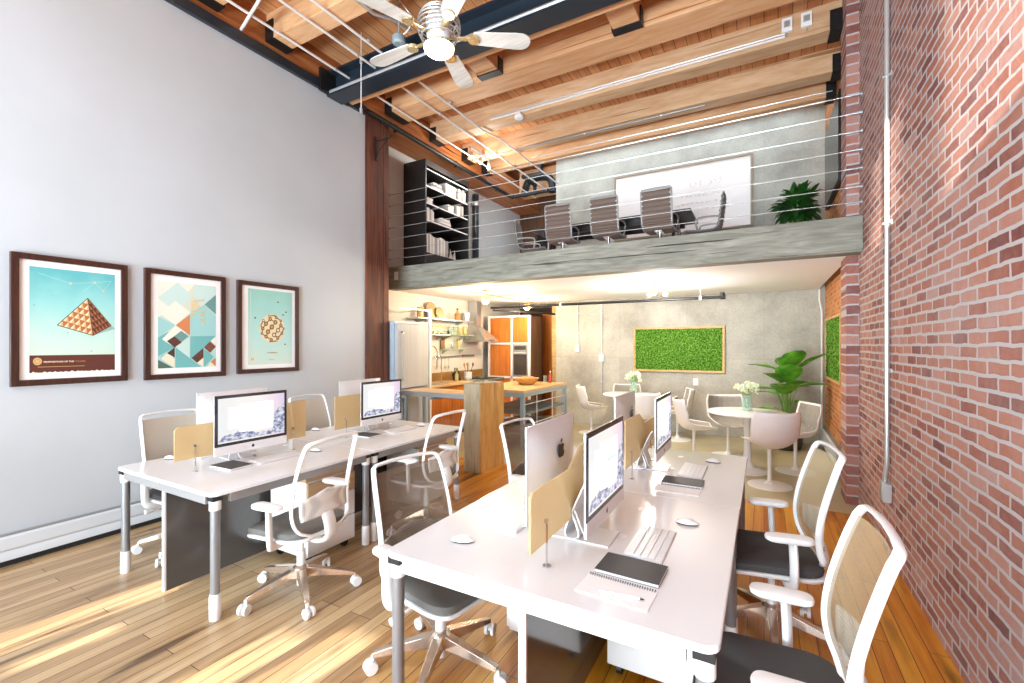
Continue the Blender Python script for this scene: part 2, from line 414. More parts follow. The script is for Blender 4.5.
M = {}
M['floor'] = floor_planks()
M['brick'] = brick('red_brick_wall', 'Y', 'Z')
M['brick_pier'] = brick('red_brick_pier', 'X', 'Z', w=.24, h=.10)
M['brick_rear'] = brick('orange_brick_wall', 'Y', 'Z', tint=1)
M['wall'] = plain('white_wall_paint', '#c3c8cc', .38, noise=.10, nscale=1.5)
M['wall_warm'] = plain('white_kitchen_paint', '#dedbd6', .6, noise=.05, nscale=2)
M['siding'] = plain('white_board_wall', '#d4d4d2', .6)
M['plaster'] = plain('white_plaster_soffit', '#f3f1ef', .7, noise=.04, nscale=2)
M['concrete'] = concrete('grey_concrete_wall', [(.3, '#948f83'), (.5, '#b1aca0'), (.7, '#c5c0b2')], seam=(1.22, 1.35))
M['concrete_floor'] = concrete('sealed_concrete_floor', [(.3, '#a39878'), (.5, '#bcae8a'), (.7, '#cabb98')], rough=.28)
M['joist'] = wood('fir_joist', [(.2, '#c48c5c'), (.45, '#d9a576'), (.6, '#e1b286'), (.8, '#e8c098')], 'X', .8, .6, stretch=.14, dark='#c39a74', bmp=.1, bigstops=[(.3, (.84,.78,.74,1)), (.65, (1,1,1,1))])
M['joist_grey'] = wood('weathered_fir_joist', [(.2, '#bb8c62'), (.45, '#d0a47a'), (.6, '#d9b28c'), (.8, '#e1c1a0')], 'X', .8, .65, stretch=.14, dark='#b8a088', bmp=.1, bigstops=[(.3, (.78,.76,.73,1)), (.6, (1,1,1,1))])
M['girder'] = wood('fir_girder', [(.25, '#8d4c24'), (.5, '#b9713d'), (.75, '#cf8d58')], 'Y', 1, .55, dark='#7a4422')
M['deck'] = None
M['loftbeam'] = wood('grey_weathered_beam', [(.2, '#646055'), (.45, '#827e71'), (.6, '#949082'), (.8, '#a8a496')], 'X', 1.2, .75, stretch=.12, dark='#5e5a4e', bigstops=[(.3, (.66,.68,.64,1)), (.65, (1,1,1,1))])
M['post'] = wood('dark_timber_post', [(.25, '#32170d'), (.45, '#5a2c1a'), (.65, '#7a4028'), (.85, '#8d5436')], 'Z', 1.0, .6, dark='#2a130a')
M['stump'] = wood('raw_timber', [(.2, '#8a7a62'), (.42, '#ab9a7c'), (.6, '#bbaa8c'), (.85, '#cbbc9f')], 'Z', .8, .75, stretch=.2, dark='#6a5640', bmp=.6)
M['stump_y'] = wood('raw_timber_yellow', [(.2, '#a87a3c'), (.42, '#c8984e'), (.6, '#d6aa62'), (.85, '#dfbc7c')], 'Z', .8, .7, stretch=.2, dark='#8a6030', bmp=.6)
M['cab'] = wood('orange_cabinet_veneer', [(.25, '#a3561b'), (.5, '#c26f28'), (.8, '#d2853a')], 'Z', 1.2, .4, bmp=.05, bigstops=[(.3, (.85,.8,.78,1)), (.65, (1,1,1,1))])
M['counterwood'] = wood('maple_worktop', [(.25, '#c59a60'), (.5, '#dcb780'), (.8, '#e8cc9c')], 'Y', 1.2, .35, bmp=.05)
M['splash'] = wood('brown_backsplash', [(.25, '#7a5a2c'), (.5, '#8f6c3a'), (.8, '#a07d48')], 'Y', 1.2, .4, bmp=.05)
M['tanwood'] = wood('tan_drawer_veneer', [(.25, '#b18a5c'), (.5, '#c69f70'), (.8, '#d3b085')], 'Y', 1.2, .45, bmp=.05)
M['frame'] = wood('walnut_picture_frame', [(.25, '#2a140e'), (.5, '#44241a'), (.8, '#5a3226')], 'Z', 2, .4, bmp=.1)
M['oakframe'] = wood('oak_panel_frame', [(.25, '#b58a4c'), (.5, '#d0a868'), (.8, '#dfbf86')], 'X', 2, .5, bmp=.1)
M['desk'] = plain('white_gloss_desk', '#eceaea', .16, spec=.6, coat=.3)
M['white'] = plain('white_plastic', '#e9e7e5', .35)
M['whitemetal'] = plain('white_enamel', '#e2e0dd', .3)
M['heater'] = plain('pale_enamel_heater', '#d3d8dc', .35)
M['alu'] = plain('silver_aluminium', '#e2dfe0', .34, metal=.15)
M['alub'] = plain('pale_aluminium', '#e6e2e2', .35, metal=.15)
M['chrome'] = plain('polished_chrome', '#d2d0ce', .12, metal=1)
M['steel'] = plain('brushed_steel', '#c2c4c6', .3, metal=.9)
M['tube'] = plain('grey_metal_tube', '#8f8f90', .3, metal=.45)
M['basemetal'] = plain('polished_chair_base', '#d9c8b8', .16, metal=.85)
M['greypaint'] = plain('grey_metal_edge', '#94908e', .4, metal=.2)
M['panel'] = plain('dark_grey_gloss_panel', '#4e4a48', .14, spec=.7, coat=.4)
M['black'] = plain('matte_black', '#141414', .45)
M['steelbeam'] = plain('black_painted_steel', '#1d2731', .35, spec=.6)
M['rubber'] = plain('dark_rubber', '#242424', .7)
M['conduit'] = plain('galvanised_conduit', '#c9c8c6', .3, metal=.6)
M['conduit_w'] = plain('white_conduit', '#e0dad4', .4)
M['cable'] = plain('stainless_cable', '#d8d8d6', .25, metal=.6)
M['cushion'] = plain('grey_seat_fabric', '#67645f', .85, noise=.25, nscale=220)
M['cushion_d'] = plain('charcoal_seat_fabric', '#4a4747', .9, noise=.25, nscale=220)
M['mesh'] = mesh_fabric('tan_mesh_fabric', '#bda985', .52)
M['mesh_b'] = mesh_fabric('brown_mesh_fabric', '#786450', .72)
M['mesh_l'] = mesh_fabric('light_mesh_fabric', '#b5a794', .85)
M['mesh_c'] = mesh_fabric('sheer_mesh_fabric', '#c9beb0', .13)
M['shell'] = plain('cream_shell', '#ece6e2', .35)
M['quilt'] = plain('grey_quilted_fabric', '#9a9388', .9, noise=.2, nscale=90)
M['tan'] = None
M['paper'] = plain('white_paper', '#f2f0ee', .8)
M['cover'] = plain('charcoal_cover', '#4b4846', .6)
M['ink'] = plain('black_logo_ink', '#1a1716', .35)
M['moss'] = moss_mat()
M['leaf'] = leaf_mat('broad_leaf', '#3a7c1a', '#7db83c')
M['leaf_d'] = leaf_mat('dark_leaf', '#16380f', '#2f6420')
M['blossom'] = leaf_mat('pale_blossom', '#cfe0a8', '#eef2da')
M['stemg'] = plain('green_stem', '#6f9a42', .6)
M['pot'] = plain('dark_pot', '#3b332d', .6)
M['soil'] = plain('potting_soil', '#2a1e15', .95)
M['glass'] = glass('clear_glass', '#eaf6f0', .03, .22)
M['glass_y'] = glass('jar_glass_yellowish', '#e9dfae', .08, .45)
M['whiteboard'] = plain('whiteboard_surface', '#f0e8e4', .25)
M['bookcase'] = plain('black_bookcase', '#201c1a', .5)
M['ribbed'] = plain('brown_ribbed_upholstery', '#6f5b50', .6)
M['tabledark'] = plain('dark_table_veneer', '#2b2422', .3)
M['fanblade'] = wood('whitewashed_blade', [(.25, '#b9b6b2'), (.5, '#d0cdc8'), (.8, '#dedbd6')], 'X', 2, .5, bmp=.05)
M['brass'] = plain('pale_brass', '#d8c49a', .25, metal=.8)
M['bulb'] = emit('warm_bulb', '#ffe9b8', 14)
M['bulb_w'] = emit('bright_bulb', '#fff6e6', 22)
M['bowl'] = wood('woven_bowl', [(.25, '#b5803c'), (.5, '#d09c56'), (.8, '#e0b478')], 'X', 3, .7)
M['slate'] = plain('blue_grey_metal', '#93a2a6', .4, metal=.3)
M['slate_d'] = plain('slate_shelf', '#6d7877', .4)
M['terracotta'] = plain('brown_crockery', '#7a4420', .5)
M['hood'] = plain('steel_hood', '#b9b6b4', .25, metal=.7)
M['fridge'] = wood('stainless_door', [(.25, '#b0b0b0'), (.5, '#bcbcbc'), (.8, '#c8c8c8')], 'Z', 1.0, .35, stretch=.01, bmp=.02, bigstops=[(.3, (.93,.93,.93,1)), (.65, (1,1,1,1))])
M['fridge_side'] = plain('grey_fridge_side', '#a9b4bc', .45)
M['halldark'] = wood('dark_hall_panelling', [(.25, '#3a2214'), (.5, '#5a3820'), (.8, '#704a2c')], 'Z', 1, .6)
M['ovenglass'] = plain('dark_oven_glass', '#3a3430', .1, spec=.7)
M['tv'] = plain('black_screen_glass', '#1d1c1c', .2)

def deck_mat():
    m, nt, b = nm('fir_decking'); L = nt.links
    tc = nt.nodes.new('ShaderNodeTexCoord'); sp = nt.nodes.new('ShaderNodeSeparateXYZ'); L.new(tc.outputs['Object'], sp.inputs[0])
    cb = nt.nodes.new('ShaderNodeCombineXYZ'); L.new(sp.outputs['Y'], cb.inputs['X']); L.new(sp.outputs['X'], cb.inputs['Y'])
    br = N(nt, 'ShaderNodeTexBrick'); L.new(cb.outputs[0], br.inputs['Vector'])
    br.inputs['Scale'].default_value = 1; br.inputs['Brick Width'].default_value = 3.1; br.inputs['Row Height'].default_value = .135; br.inputs['Mortar Size'].default_value = .004
    br.inputs['Color1'].default_value = srgb('#cc8c58'); br.inputs['Color2'].default_value = srgb('#dda878'); br.inputs['Mortar'].default_value = srgb('#6a3c1c')
    g = N(nt, 'ShaderNodeTexNoise'); g.inputs['Scale'].default_value = 1; g.inputs['Detail'].default_value = 6
    mp = nt.nodes.new('ShaderNodeMapping'); mp.inputs['Scale'].default_value = (20, 1.4, 20); L.new(tc.outputs['Object'], mp.inputs[0]); L.new(mp.outputs[0], g.inputs['Vector'])
    r = ramp(nt, [(.3, (.62,.55,.5,1)), (.65, (1,1,1,1))]); L.new(g.outputs['Fac'], r.inputs[0])
    mx = N(nt, 'ShaderNodeMix', data_type='RGBA', blend_type='MULTIPLY'); mx.inputs[0].default_value = .7; L.new(br.outputs['Color'], mx.inputs[6]); L.new(r.outputs[0], mx.inputs[7])
    L.new(mx.outputs[2], b.inputs['Base Color']); b.inputs['Roughness'].default_value = .6
    return m
M['deck'] = deck_mat()
def tan_panel():
    m, nt, b = nm('tan_frosted_panel'); L = nt.links
    out = nt.nodes['Material Output']
    b.inputs['Base Color'].default_value = srgb('#e4c898'); b.inputs['Roughness'].default_value = .35
    tl = N(nt, 'ShaderNodeBsdfTranslucent'); tl.inputs[0].default_value = srgb('#f2e2c0')
    nz = N(nt, 'ShaderNodeTexNoise'); nz.inputs['Scale'].default_value = 14; L.new(mapping(nt), nz.inputs['Vector'])
    mr = N(nt, 'ShaderNodeMapRange'); mr.inputs['To Min'].default_value = .4; mr.inputs['To Max'].default_value = .5; L.new(nz.outputs['Fac'], mr.inputs[0])
    mx = N(nt, 'ShaderNodeMixShader'); L.new(mr.outputs[0], mx.inputs[0]); L.new(b.outputs[0], mx.inputs[1]); L.new(tl.outputs[0], mx.inputs[2])
    tr = N(nt, 'ShaderNodeBsdfTransparent'); tr.inputs[0].default_value = srgb('#f8eedb')
    m2 = N(nt, 'ShaderNodeMixShader'); m2.inputs[0].default_value = .30; L.new(mx.outputs[0], m2.inputs[1]); L.new(tr.outputs[0], m2.inputs[2]); L.new(m2.outputs[0], out.inputs[0])
    return m
M['tan'] = tan_panel()
# ---------------------------------------------------------------- the room
ZD = 5.22     # underside of the roof decking
ZJ = 4.93     # underside of the joists
YB = 5.40     # loft edge beam
LF = 2.83     # loft floor level
structure('floor', MB().box(-5.3, 1.1, -4.1, 5.28, -.12, 0), M['floor'], 'worn wooden plank floor of the work area', 'floor')
structure('floor_rear', MB().box(-5.5, 1.2, 5.28, 10.2, -.12, 0), M['concrete_floor'], 'smooth tan concrete floor under the loft', 'floor')
structure('wall_left', MB().box(-5.05, -4.8, -4.1, 4.48, 0, 4.75), M['wall'], 'tall glossy white wall with three framed pictures', 'wall')
mb = MB().box(-5.5, -5.3, 4.9, 9.95, 0, LF-.35)
structure('wall_left_rear', mb, M['wall_warm'], 'white kitchen wall behind the open shelves', 'wall')
structure('wall_left_loft', MB().box(-5.5, -5.3, 4.9, 9.95, LF-.35, 5.6), M['siding'], 'white board wall at the left of the loft', 'wall')
structure('wall_back', MB().box(-3.78, 1.1, 8.7, 8.95, 0, 5.7), M['concrete'], 'grey board-formed concrete wall at the far end', 'wall')
structure('wall_hall', MB().box(-5.5, -3.6, 9.95, 10.15, 0, 5.7), M['halldark'], 'dark brown panelled wall at the end of the passage', 'wall')
structure('wall_right', MB().box(.826, 1.1, -4.1, 5.6, 0, 5.35), M['brick'], 'long red brick wall beside the front desk', 'wall')
structure('wall_right_pier', MB().box(.72, 1.1, 5.6, 5.95, 0, 5.35), M['brick_pier'], 'narrow red brick pier at the loft edge', 'wall')
structure('wall_right_rear', MB().box(.85, 1.1, 5.95, 8.95, 0, 5.7), M['brick_rear'], 'orange brick wall beside the dining tables', 'wall')

# the street front behind the camera: wall openings added to throw the sun patches
def pierced(x0, x1, z0, z1, holes, y0, y1):
    mb = MB()
    xs = sorted(set([x0, x1] + [h[0] for h in holes] + [h[1] for h in holes]))
    zs = sorted(set([z0, z1] + [h[2] for h in holes] + [h[3] for h in holes]))
    for i in range(len(xs)-1):
        for j in range(len(zs)-1):
            cx, cz = (xs[i]+xs[i+1])/2, (zs[j]+zs[j+1])/2
            if not any(h[0] < cx < h[1] and h[2] < cz < h[3] for h in holes):
                mb.box(xs[i], xs[i+1], y0, y1, zs[j], zs[j+1])
    return mb
SUN_OPEN = [(-4.27, -4.00, 1.03, 1.27), (-3.87, -3.75, 1.06, 1.17), (-3.06, -2.83, 1.10, 1.27), (-2.78, -2.52, 1.12, 1.31), (-.29, -.155, 4.35, 5.15), (-.065, .45, 3.96, 5.15)]
structure('wall_front', pierced(-5.05, 1.1, 0, 5.35, SUN_OPEN, -3.96, -3.9), M['wall'], 'white street wall with windows behind the camera', 'wall')
for i, w in enumerate(SUN_OPEN):
    fr = MB()
    for (a, b_, c, d) in ((w[0], w[1], w[2], w[2]+.006), (w[0], w[1], w[3]-.006, w[3]), (w[0], w[0]+.006, w[2], w[3]), (w[1]-.006, w[1], w[2], w[3])):
        fr.box(a, b_, -3.95, -3.91, c, d)
    structure('window_%d' % (i+1), fr, M['black'], 'black steel window in the street wall', 'window')

# loft slab with its white soffit
structure('ceiling_loft', MB().box(-5.3, .76, 5.6, 9.95, 2.48, LF), M['plaster'], 'white plaster soffit under the loft', 'ceiling')
structure('trim_1', MB().box(-5.3, .826, YB, YB+.2, 2.48, 2.83), M['loftbeam'], 'grey weathered timber beam along the loft edge', 'beam', bevel=.006)
structure('ceiling', MB().box(-5.5, 1.1, -4.1, 7.6, ZD, ZD+.1), M['deck'], 'orange fir deck of the roof over the beams', 'ceiling')
structure('ceiling_riser', MB().box(-5.5, 1.1, 7.6, 7.7, ZD, 5.5), M['deck'], 'fir riser between the lower and the raised deck', 'ceiling')
structure('ceiling_rear', MB().box(-5.5, 1.1, 7.6, 10.15, 5.5, 5.6), M['deck'], 'raised fir deck over the back of the loft', 'ceiling')
# timber post and girder along the left wall
pm = MB().box(-5.3, -4.78, 4.48, 4.80, 0, 4.78).box(-5.3, -4.785, 4.806, 4.92, 0, 4.78)
structure('trim_2', pm, M['post'], 'dark reddish timber post beside the white wall', 'post', bevel=.008)
g = structure('ceiling_beam', MB().box(-5.3, -4.78, -4.1, 9.95, 4.80, 5.22), M['girder'], 'long reddish timber girder along the top of the left wall', 'beam', bevel=.008)
# black strip along the top of the white wall, with its bolts
st = MB().box(-4.8, -4.755, -3.9, 4.47, 4.745, 4.85)
for y in [k*.42-1.7 for k in range(15)]:
    st.cyl((-4.757, y, 4.80), (-4.742, y, 4.80), .012, n=8)
structure('trim_3', st, M['steelbeam'], 'black steel strip along the top of the white wall', 'trim')

def joist(y0, y1, mat, label, x1=.82, x0=-4.78, hang=True):
    o = structure('ceiling_beam', MB().box(x0, x1, y0, y1, ZJ, ZD), mat, label, 'beam', bevel=.006)
    if hang:
        for xa, xb in ((x0, x0+.13), (x1-.11, x1)):
            h = MB().box(xa, xb, y0-.012, y1+.012, ZJ-.014, ZJ)
            for yy in (y0-.012, y1):
                h.box(xa, xb, yy, yy+.012, ZJ, ZJ+.20)
            xm = (xa+xb)/2
            for zz in (.07, .14):
                h.cyl((xm, y0-.024, ZJ+zz), (xm, y0-.012, ZJ+zz), .011, n=8)
            obj('joist_hanger', h, M['black'], o)
    return o
joist(-.30, -.07, M['joist'], 'fir ceiling joist behind the camera'); joist(.62, .85, M['joist'], 'fir ceiling joist above the camera')
joist(1.55, 1.78, M['joist'], 'fir ceiling joist nearest the street front', x1=.82)
joist(2.30, 2.53, M['joist'], 'fir ceiling joist crossing at the top left corner')
joist(3.05, 3.28, M['joist'], 'fir ceiling joist in front of the black steel beam')
joist(4.84, 5.20, M['joist'], 'wide fir ceiling joist behind the black steel beam')
joist(5.84, 6.07, M['joist_grey'], 'weathered fir ceiling joist carrying two small white boxes', x1=.72)
joist(6.74, 6.97, M['joist_grey'], 'weathered fir ceiling joist with a dark conduit under it', x1=.84)
joist(7.40, 7.60, M['joist'], 'reddish fir ceiling joist farthest back over the loft', x1=.84)
# black steel I-beam on a timber plate
ib = MB().box(-4.78, .826, 3.84, 4.07, 4.70, 4.725).box(-4.78, .826, 3.945, 3.965, 4.725, 4.985).box(-4.78, .826, 3.84, 4.07, 4.985, 5.01)
o = structure('ceiling_beam', ib, M['steelbeam'], 'black steel I-beam crossing the ceiling behind the fan', 'beam')
obj('end_plate', MB().box(-4.778, -4.74, 3.72, 4.16, 4.72, 5.0), M['black'], o)
structure('ceiling_beam', MB().box(-4.78, .826, 4.09, 4.22, 4.76, ZD), M['joist'], 'thin fir plank fixed along the steel beam', 'beam')
for x in (-2.96, -1.26):
    o = structure('ceiling_beam', MB().box(x-.14, x+.14, 4.225, 4.835, ZJ, ZD), M['joist'],
                  'short fir trimmer block %s the ceiling fan' % ('just right of' if x < -2 else 'far right of'), 'beam', bevel=.005)
    for yy in (4.24, 4.72):
        h = MB().box(x-.155, x+.155, yy, yy+.105, ZJ-.014, ZJ)
        for sx in (-1, 1): h.box(x+sx*.148-.007, x+sx*.148+.007, yy, yy+.105, ZJ, ZJ+.16)
        obj('joist_hanger', h, M['black'], o)

# baseboard heater along the white wall
def heater(name, label, x, sx, y0, y1, h=.225):
    t = thing(name, label, 'heater', (x, y0, 0))
    L = y1-y0; d = .062
    prof = [(0, 0, .045), (sx*d, 0, .045), (sx*d, 0, .085), (sx*(d-.012), 0, .108), (sx*d, 0, .125), (sx*d, 0, h-.02), (sx*(d-.02), 0, h-.006), (0, 0, h-.006)]
    obj('cover', MB().prism(prof, (0, L, 0)), M['heater'], t)
    obj('top_slot', MB().box(0, sx*(d-.015), 0, L, h-.006, h), M['greypaint'], t)
    obj('toe_gap', MB().box(sx*.004, sx*(d-.02), .01, L-.01, .0, .045), M['rubber'], t)  # dark box paints in the shade under the heater cover
    jm = MB()
    y = .9
    while y < L:
        jm.box(sx*(d-.001), sx*(d+.003), y, y+.035, .11, h-.03); y += 1.22
    obj('joint_clip', jm, M['heater'], t)
    return t
heater('baseboard_heater', 'long pale baseboard heater along the foot of the white wall', -4.8, 1, -3.8, 4.4)
heater('baseboard_heater', 'pale baseboard heater under the moss panel on the brick wall', .85, -1, 6.05, 8.6, .30)

# ---------------------------------------------------------------- camera
cam = bpy.data.cameras.new('camera'); co = bpy.data.objects.new('camera', cam); COL.objects.link(co)
cam.sensor_fit = 'HORIZONTAL'; cam.sensor_width = 36; cam.lens = 36*454/1024
cam.shift_y = 3.5/1024; cam.clip_start = .05; cam.clip_end = 60
co.location = (0, 0, 1.59); co.rotation_euler = (radians(90), 0, atan2(252, 454))
SC.camera = co

# ---------------------------------------------------------------- light
w = bpy.data.worlds.new('sky'); SC.world = w; w.use_nodes = True
wn = w.node_tree; bg = wn.nodes['Background']
bg.inputs[0].default_value = (.72, .86, 1, 1); bg.inputs[1].default_value = 1.5
def area(name, loc, rot, sx, sy, e, c, spread=180):
    l = bpy.data.lights.new(name, 'AREA'); l.shape = 'RECTANGLE'; l.size = sx; l.size_y = sy; l.energy = e; l.color = c; l.spread = radians(spread)
    o = bpy.data.objects.new(name, l); COL.objects.link(o); o.location = loc; o.rotation_euler = rot
    return o
def point(name, loc, e, c, r=.05):
    l = bpy.data.lights.new(name, 'POINT'); l.energy = e; l.color = c; l.shadow_soft_size = r
    o = bpy.data.objects.new(name, l); COL.objects.link(o); o.location = loc
    return o
DAY = (.68, .86, 1.0); WARM = (1.0, .86, .66); NEUT = (1.0, .95, .88)
# added area light before the front wall, standing in for assumed street windows
area('window_daylight', (-2.1, -3.8, 2.6), (radians(90), 0, 0), 5.2, 4.6, 255, DAY)
# added overhead fill under the closed deck, whitens the desk tops
area('rooflight_front', (-2.0, -1.9, 5.19), (0, 0, 0), 4.4, 2.4, 265, (.62, .83, 1.0))
area('street_bounce', (-2.1, -3.7, .8), (radians(116), 0, 0), 5.2, 1.4, 520, (.74, .89, 1.0), 110)  # added fill aimed upwards to brighten the ceiling
# added fill under the raised deck, brightens the back of the loft
area('rooflight_daylight', (-2.2, 8.15, 5.47), (0, 0, 0), 5.6, .75, 60, DAY)
s = bpy.data.lights.new('sun', 'SUN'); s.energy = 23; s.color = (1, .93, .82); s.angle = radians(.35)
so = bpy.data.objects.new('sun', s); COL.objects.link(so)
so.rotation_euler = Vector((.12, .966, -.22)).to_track_quat('-Z', 'Y').to_euler()
SC.view_settings.view_transform = 'Standard'; SC.view_settings.look = 'None'; SC.view_settings.exposure = 0; SC.view_settings.gamma = 1
SC.view_settings.use_curve_mapping = False
SC.cycles.max_bounces = 10; SC.cycles.diffuse_bounces = 6; SC.cycles.transparent_max_bounces = 16
SC.cycles.sample_clamp_indirect = 6; SC.cycles.caustics_reflective = False; SC.cycles.caustics_refractive = False
# ---------------------------------------------------------------- bench desks
def desk(label, X0, X1, Y0, Y1, slope_first, ped, top_edge):
    """X0..X1, Y0..Y1 of the white top; slope_first: the divider is low at the near end"""
    cx = (X0+X1)/2; W = X1-X0; L = Y1-Y0
    t = thing('bench_desk', label, 'desk', (cx, Y0, 0), 0, 'white bench desks')
    out = []
    hw = W/2; r = .045
    near = slope_first
    def corner(x, y, a0, rr):
        return [(x+rr*cos(radians(a0+90*k/5)), y+rr*sin(radians(a0+90*k/5)), .718) for k in range(6)]
    if near:
        out = corner(-hw+r, r, 180, r) + corner(hw-r, r, 270, r) + [(hw, L, .718), (-hw, L, .718)]
    else:
        out = [(-hw, 0, .718), (hw, 0, .718)] + corner(hw-r, L-r, 0, r) + corner(-hw+r, L-r, 90, r)
    obj('top', MB().prism(out, (0, 0, .024)), M['desk'], t, bevel=.004)
    fr = MB(); i = .02; z0, z1 = .665, .717
    ya, yb = (.012, L-.002) if near else (.002, L-.012)
    ca, cb = (.10, .06) if near else (.06, .10)
    fr.box(-hw+.09, hw-.09, ya, ya+.03, z0, z1); fr.box(-hw+.09, hw-.09, yb-.03, yb, z0, z1)
    for sx in (-1, 1): fr.box(sx*(hw-.012), sx*(hw-.042), ya+ca, yb-cb, z0, z1)
    obj('edge_rail', fr, top_edge, t, bevel=.002)
    for sx in (-1, 1):
        for y in ((.042, L-.042)):
            lx = sx*(hw-.042)
            lg = obj('leg', MB().cyl((lx, y, .10), (lx, y, .655), .0255, n=18), M['tube'], t)
            obj('leg_collar', MB().cyl((lx, y, .635), (lx, y, .69), .031, n=18), M['white'], lg)
            obj('foot', MB().lathe([(.029, .0), (.031, .006), (.0305, .14), (.027, .15)], (lx, y, 0), 18), M['white'], lg)
            obj('corner_bracket', MB().box(lx-.03, lx+.03, y-.03, y+.03, .69, .717), M['black'], lg)
    # modesty panel on the centre line
    pa, pb = (.03, L-.05) if near else (.05, L-.03)
    p = obj('modesty_panel', MB().box(-.011, .011, pa, pb, .02, .70), M['panel'], t)
    ye = pa if near else pb
    obj('panel_edge', MB().box(-.014, .014, ye-.006, ye+.006, .02, .70), M['alub'], p)
    # frosted divider on little posts, stepping up to the middle of the bench
    a, b_ = (.085, 1.05) if near else (.12, L-.33)
    if near: pts = [(a, .088), (b_, .088), (b_, .385), (.60, .385), (.455, .310), (a+.02, .310), (a, .29)]
    else: pts = [(a, .088), (b_, .088), (b_, .28), (b_-.02, .30), (.62, .305), (.47, .385), (a, .385)]
    dv = obj('divider_panel', MB().prism([(-.005, y, .742+z) for y, z in pts], (.010, 0, 0)), M['tan'], t, bevel=.002)
    dv['label'] = 'tan frosted divider panel'
    for y in (a+.12, b_-.12):
        ps = MB(); ps.cyl((.012, y, .742), (.012, y, .92), .004, n=8).cyl((.012, y, .742), (.012, y, .747), .016, n=12).cyl((.004, y, .915), (.016, y, .915), .009, n=10)
        obj('divider_post', ps, M['chrome'], dv)
    for y in (.62, 1.0):
        for sx in (-1, 1): obj('cable_grommet', MB().lathe([(.022, .742), (.022, .7435), (.001, .7436)], (sx*.19, y, 0), 16), M['alub'], t)
    return t
T1 = desk('white bench desk in the front, nearest the brick wall end of the row', -1.372, -.108, 1.380, 2.63, True, None, M['whitemetal'])
T1['label'] = 'white double-sided desk in the foreground, its near end towards us'
T2 = desk('white double-sided desk joined behind the foreground desk, by the dining area', -1.372, -.108, 2.632, 3.872, False, None, M['whitemetal'])
T3 = desk('white double-sided desk below the pictures, its near end showing a grey panel', -3.95, -2.742, 1.425, 2.648, True, None, M['greypaint'])  # rail colour greyed to paint in shade on the white apron
T4 = desk('white double-sided desk joined behind the one below the pictures, by the timber block', -3.95, -2.742, 2.650, 3.872, False, None, M['greypaint'])  # same greyed rail, shade put into its colour

def pedestal(label, x0, x1, y0, y1, face):
    """drawer unit on castors; face = +1/-1: the side the drawers open to"""
    cx, cy = (x0+x1)/2, (y0+y1)/2
    t = thing('drawer_pedestal', label, 'cabinet', (cx, cy, 0), 0, 'drawer pedestals under the desks')
    w, d = x1-x0, y1-y0
    obj('body', MB().box(-w/2, w/2, -d/2, d/2, .06, .60), M['white'], t, bevel=.004)
    obj('lid', MB().box(-w/2-.002, w/2+.002, -d/2-.002, d/2+.002, .602, .635), M['tanwood'], t, bevel=.003)
    f = face
    for z0, z1 in ((.455, .592), (.265, .448), (.07, .258)):
        dr = obj('drawer', MB().box(f*w/2, f*(w/2+.018), -d/2+.004, d/2-.004, z0, z1), M['tanwood'] if z0 > .4 else M['white'], t, bevel=.002)
        obj('handle', MB().box(f*(w/2+.018), f*(w/2+.028), -.07, .07, z1-.03, z1-.02), M['steel'], dr)
    for sx in (-1, 1):
        for sy in (-1, 1):
            obj('caster', MB().cyl((sx*(w/2-.05)-.012, sy*(d/2-.05), .03), (sx*(w/2-.05)+.012, sy*(d/2-.05), .03), .03, n=12).cyl((sx*(w/2-.05), sy*(d/2-.05), .03), (sx*(w/2-.05), sy*(d/2-.05), .06), .009, n=8), M['black'], t)
    return t
pedestal('white drawer pedestal under the foreground desk, on the brick wall side', -.66, -.24, 2.13, 2.56, 1)
pedestal('white drawer pedestal under the foreground desk, on the picture wall side', -1.2, -.80, 2.13, 2.56, -1)
pedestal('white drawer pedestal with tan drawers under the near desk below the pictures', -3.27, -2.86, 2.12, 2.55, 1)
pedestal('white drawer pedestal with tan drawers under the far desk below the pictures', -3.27, -2.86, 3.33, 3.76, 1)

# ---------------------------------------------------------------- computers
def logo_pts(s):
    """apple outline with a bite (y right, z up), and its leaf"""
    o = []
    body = [(0,.62),(.18,.70),(.42,.72),(.64,.60),(.74,.46),(.60,.34),(.54,.14),(.60,-.06),(.80,-.22),(.70,-.46),(.52,-.70),(.34,-.80),(.14,-.74),(0,-.70),(-.14,-.74),(-.34,-.80),(-.54,-.68),(-.72,-.40),(-.82,-.06),(-.80,.28),(-.64,.58),(-.42,.72),(-.18,.70)]
    leaf = [(.02,.80),(.04,.98),(.16,1.16),(.34,1.24),(.33,1.06),(.22,.90)]
    return [(a*s, b*s) for a, b in body], [(a*s, b*s) for a, b in leaf]
def fan_poly(mb, pts, m=0):
    mb.poly(pts, m)
M['scr_bg'] = screen_mat('display_wallpaper', [(0, '#eef0f2'), (.35, '#f6f3ee'), (.62, '#f7f2f0'), (.85, '#f1deea'), (1, '#e2d2f0')], 1, 1.0)
M['scr_mtn'] = screen_mat('display_mountains', [(.34, '#4a4f72'), (.44, '#858bb2'), (.52, '#c3c8dc'), (.6, '#eef0f6')], 0, .95, 30)
M['scr_win'] = emit('display_window', '#f6f7f9', 1.0)
M['scr_txt'] = emit('display_text', '#9fc0e0', .9)
M['bezel'] = plain('black_display_glass', '#3a3436', .12, spec=.6)
